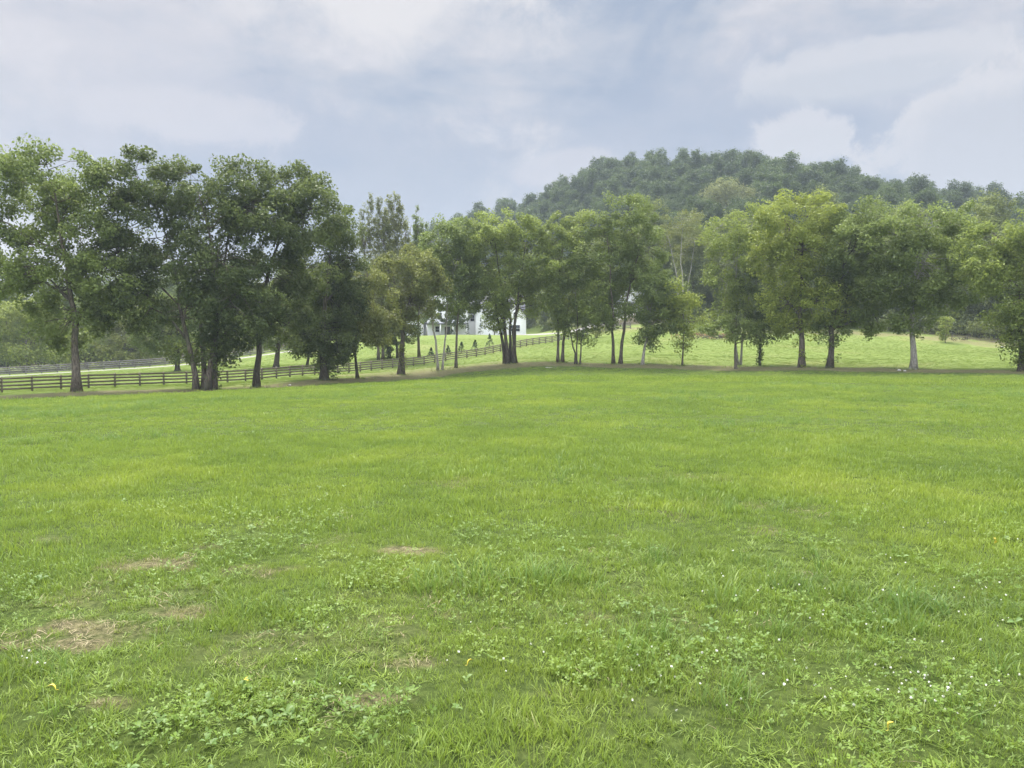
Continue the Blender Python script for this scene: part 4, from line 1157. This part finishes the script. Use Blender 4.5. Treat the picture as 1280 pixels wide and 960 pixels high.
def sk_(r, g, bb): return col(*[v * K * .95 for v in srgb(r * .985, g * .967, bb * .945)])


f = b.math('ADD', b.math('MULTIPLY', n1, .68), b.math('MULTIPLY', n2, .32))
cloud = b.ramp(f, [(.40, sk_(160, 176, 203)), (.47, sk_(184, 194, 213)), (.54, sk_(205, 209, 222)), (.61, sk_(226, 227, 236))])


def blob(a, e, ra, re, colr, soft=.5, amp=.9, stren=1.0, base=None):
    global cloud
    da = b.math('DIVIDE', b.math('SUBTRACT', azd, a), ra); de = b.math('DIVIDE', b.math('SUBTRACT', eld, e), re)
    q = b.math('SQRT', b.math('ADD', b.math('MULTIPLY', da, da), b.math('MULTIPLY', de, de)))
    v = b.math('ADD', b.math('SUBTRACT', 1, q), b.math('MULTIPLY', b.math('SUBTRACT', n3, .5), amp * 2.6))
    m = b.math('MULTIPLY', b.smooth(v, -soft * .5, soft * .5), stren)
    cloud = b.mix(m, cloud, colr)


blob(-15, 12.5, 15, 5.5, sk_(165, 179, 206), 1.0, .9, .75)      # blue grey gap above the left trees
blob(-3, 11.5, 12, 4, sk_(176, 187, 208), 1.0, .9, .55)
blob(17, 14.5, 18, 5, sk_(167, 181, 207), .9, .8, .75)        # blue band over the hill
blob(-9, 25.5, 12, 4.2, sk_(231, 232, 238), 1.3, 1.1, .95)     # bright veil where the sun is hidden
blob(-30, 18, 12, 6, sk_(214, 215, 227), 1.0, .9, .5)
blob(-22, 15.5, 6, 1.6, sk_(218, 219, 230), .5, .9, .5)
blob(25, 18.3, 8.0, 1.7, sk_(214, 218, 229), .3, .7, .8)
blob(24.5, 17.4, 7.5, 1.2, sk_(196, 204, 219), .6, .6, .7)
blob(33, 14.0, 7.6, 4.0, sk_(220, 222, 231), .3, .9, .85)     # heaped clouds to the right
blob(33.8, 12.6, 7.4, 3.9, sk_(194, 201, 217), .6, .5, .85)
blob(19.8, 14.6, 3.3, 1.8, sk_(216, 219, 230), .35, .95, .8)
blob(20.2, 13.9, 2.8, 1.4, sk_(206, 212, 225), .5, .5, .7)
blob(4, 13.2, 4.0, 1.4, sk_(206, 209, 223), .4, .9, .7)
blob(34, 24, 8, 2.6, sk_(182, 192, 213), .9, .9, .6)
# overcast skies grow brighter towards the zenith
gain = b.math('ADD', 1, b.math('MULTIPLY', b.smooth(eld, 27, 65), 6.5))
gain = b.math('ADD', gain, b.math('MULTIPLY', b.smooth(Y, .1, -.7), 2.6))  # extra glow added to the sky behind the camera, lifting tree fronts and house
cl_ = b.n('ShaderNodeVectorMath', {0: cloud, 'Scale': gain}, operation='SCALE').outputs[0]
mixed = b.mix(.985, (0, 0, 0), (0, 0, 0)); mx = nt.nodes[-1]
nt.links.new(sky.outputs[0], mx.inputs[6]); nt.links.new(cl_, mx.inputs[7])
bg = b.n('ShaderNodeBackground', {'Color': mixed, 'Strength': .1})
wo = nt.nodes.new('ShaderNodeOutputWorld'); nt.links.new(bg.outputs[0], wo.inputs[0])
w.cycles.sampling_method = 'MANUAL'; w.cycles.sample_map_resolution = 512

sl = bpy.data.lights.new('sun', 'SUN'); sl.energy = 1.5; sl.angle = math.radians(14); sl.color = (1, .95, .87)
so_ = bpy.data.objects.new('sun', sl); COL.objects.link(so_)
dsun = Vector((math.sin(SUN_AZ) * math.cos(SUN_EL), math.cos(SUN_AZ) * math.cos(SUN_EL), math.sin(SUN_EL)))
so_.rotation_euler = dsun.to_track_quat('Z', 'Y').to_euler(); so_.location = (0, 0, 60)

# ------------------------------------------------------------------ camera and settings
cam = bpy.data.cameras.new('camera'); cam.sensor_width = 36; cam.lens = 36 * F / 1280; cam.clip_start = .05; cam.clip_end = 5000
co = bpy.data.objects.new('camera', cam); COL.objects.link(co)
co.location = (0, 0, EYE + g1(0, 0)); co.rotation_euler = (math.radians(90) - math.atan((480 - HOR) / F), 0, 0)
scene.camera = co
vs = scene.view_settings
vs.view_transform = 'Standard'; vs.look = 'None'; vs.exposure = EXP; vs.gamma = 1; vs.use_curve_mapping = False
cy = scene.cycles
cy.max_bounces = 6; cy.diffuse_bounces = 3; cy.glossy_bounces = 2; cy.transmission_bounces = 4; cy.transparent_max_bounces = 4; cy.volume_bounces = 0
cy.use_denoising = True; cy.sample_clamp_indirect = 6; cy.caustics_reflective = False; cy.caustics_refractive = False
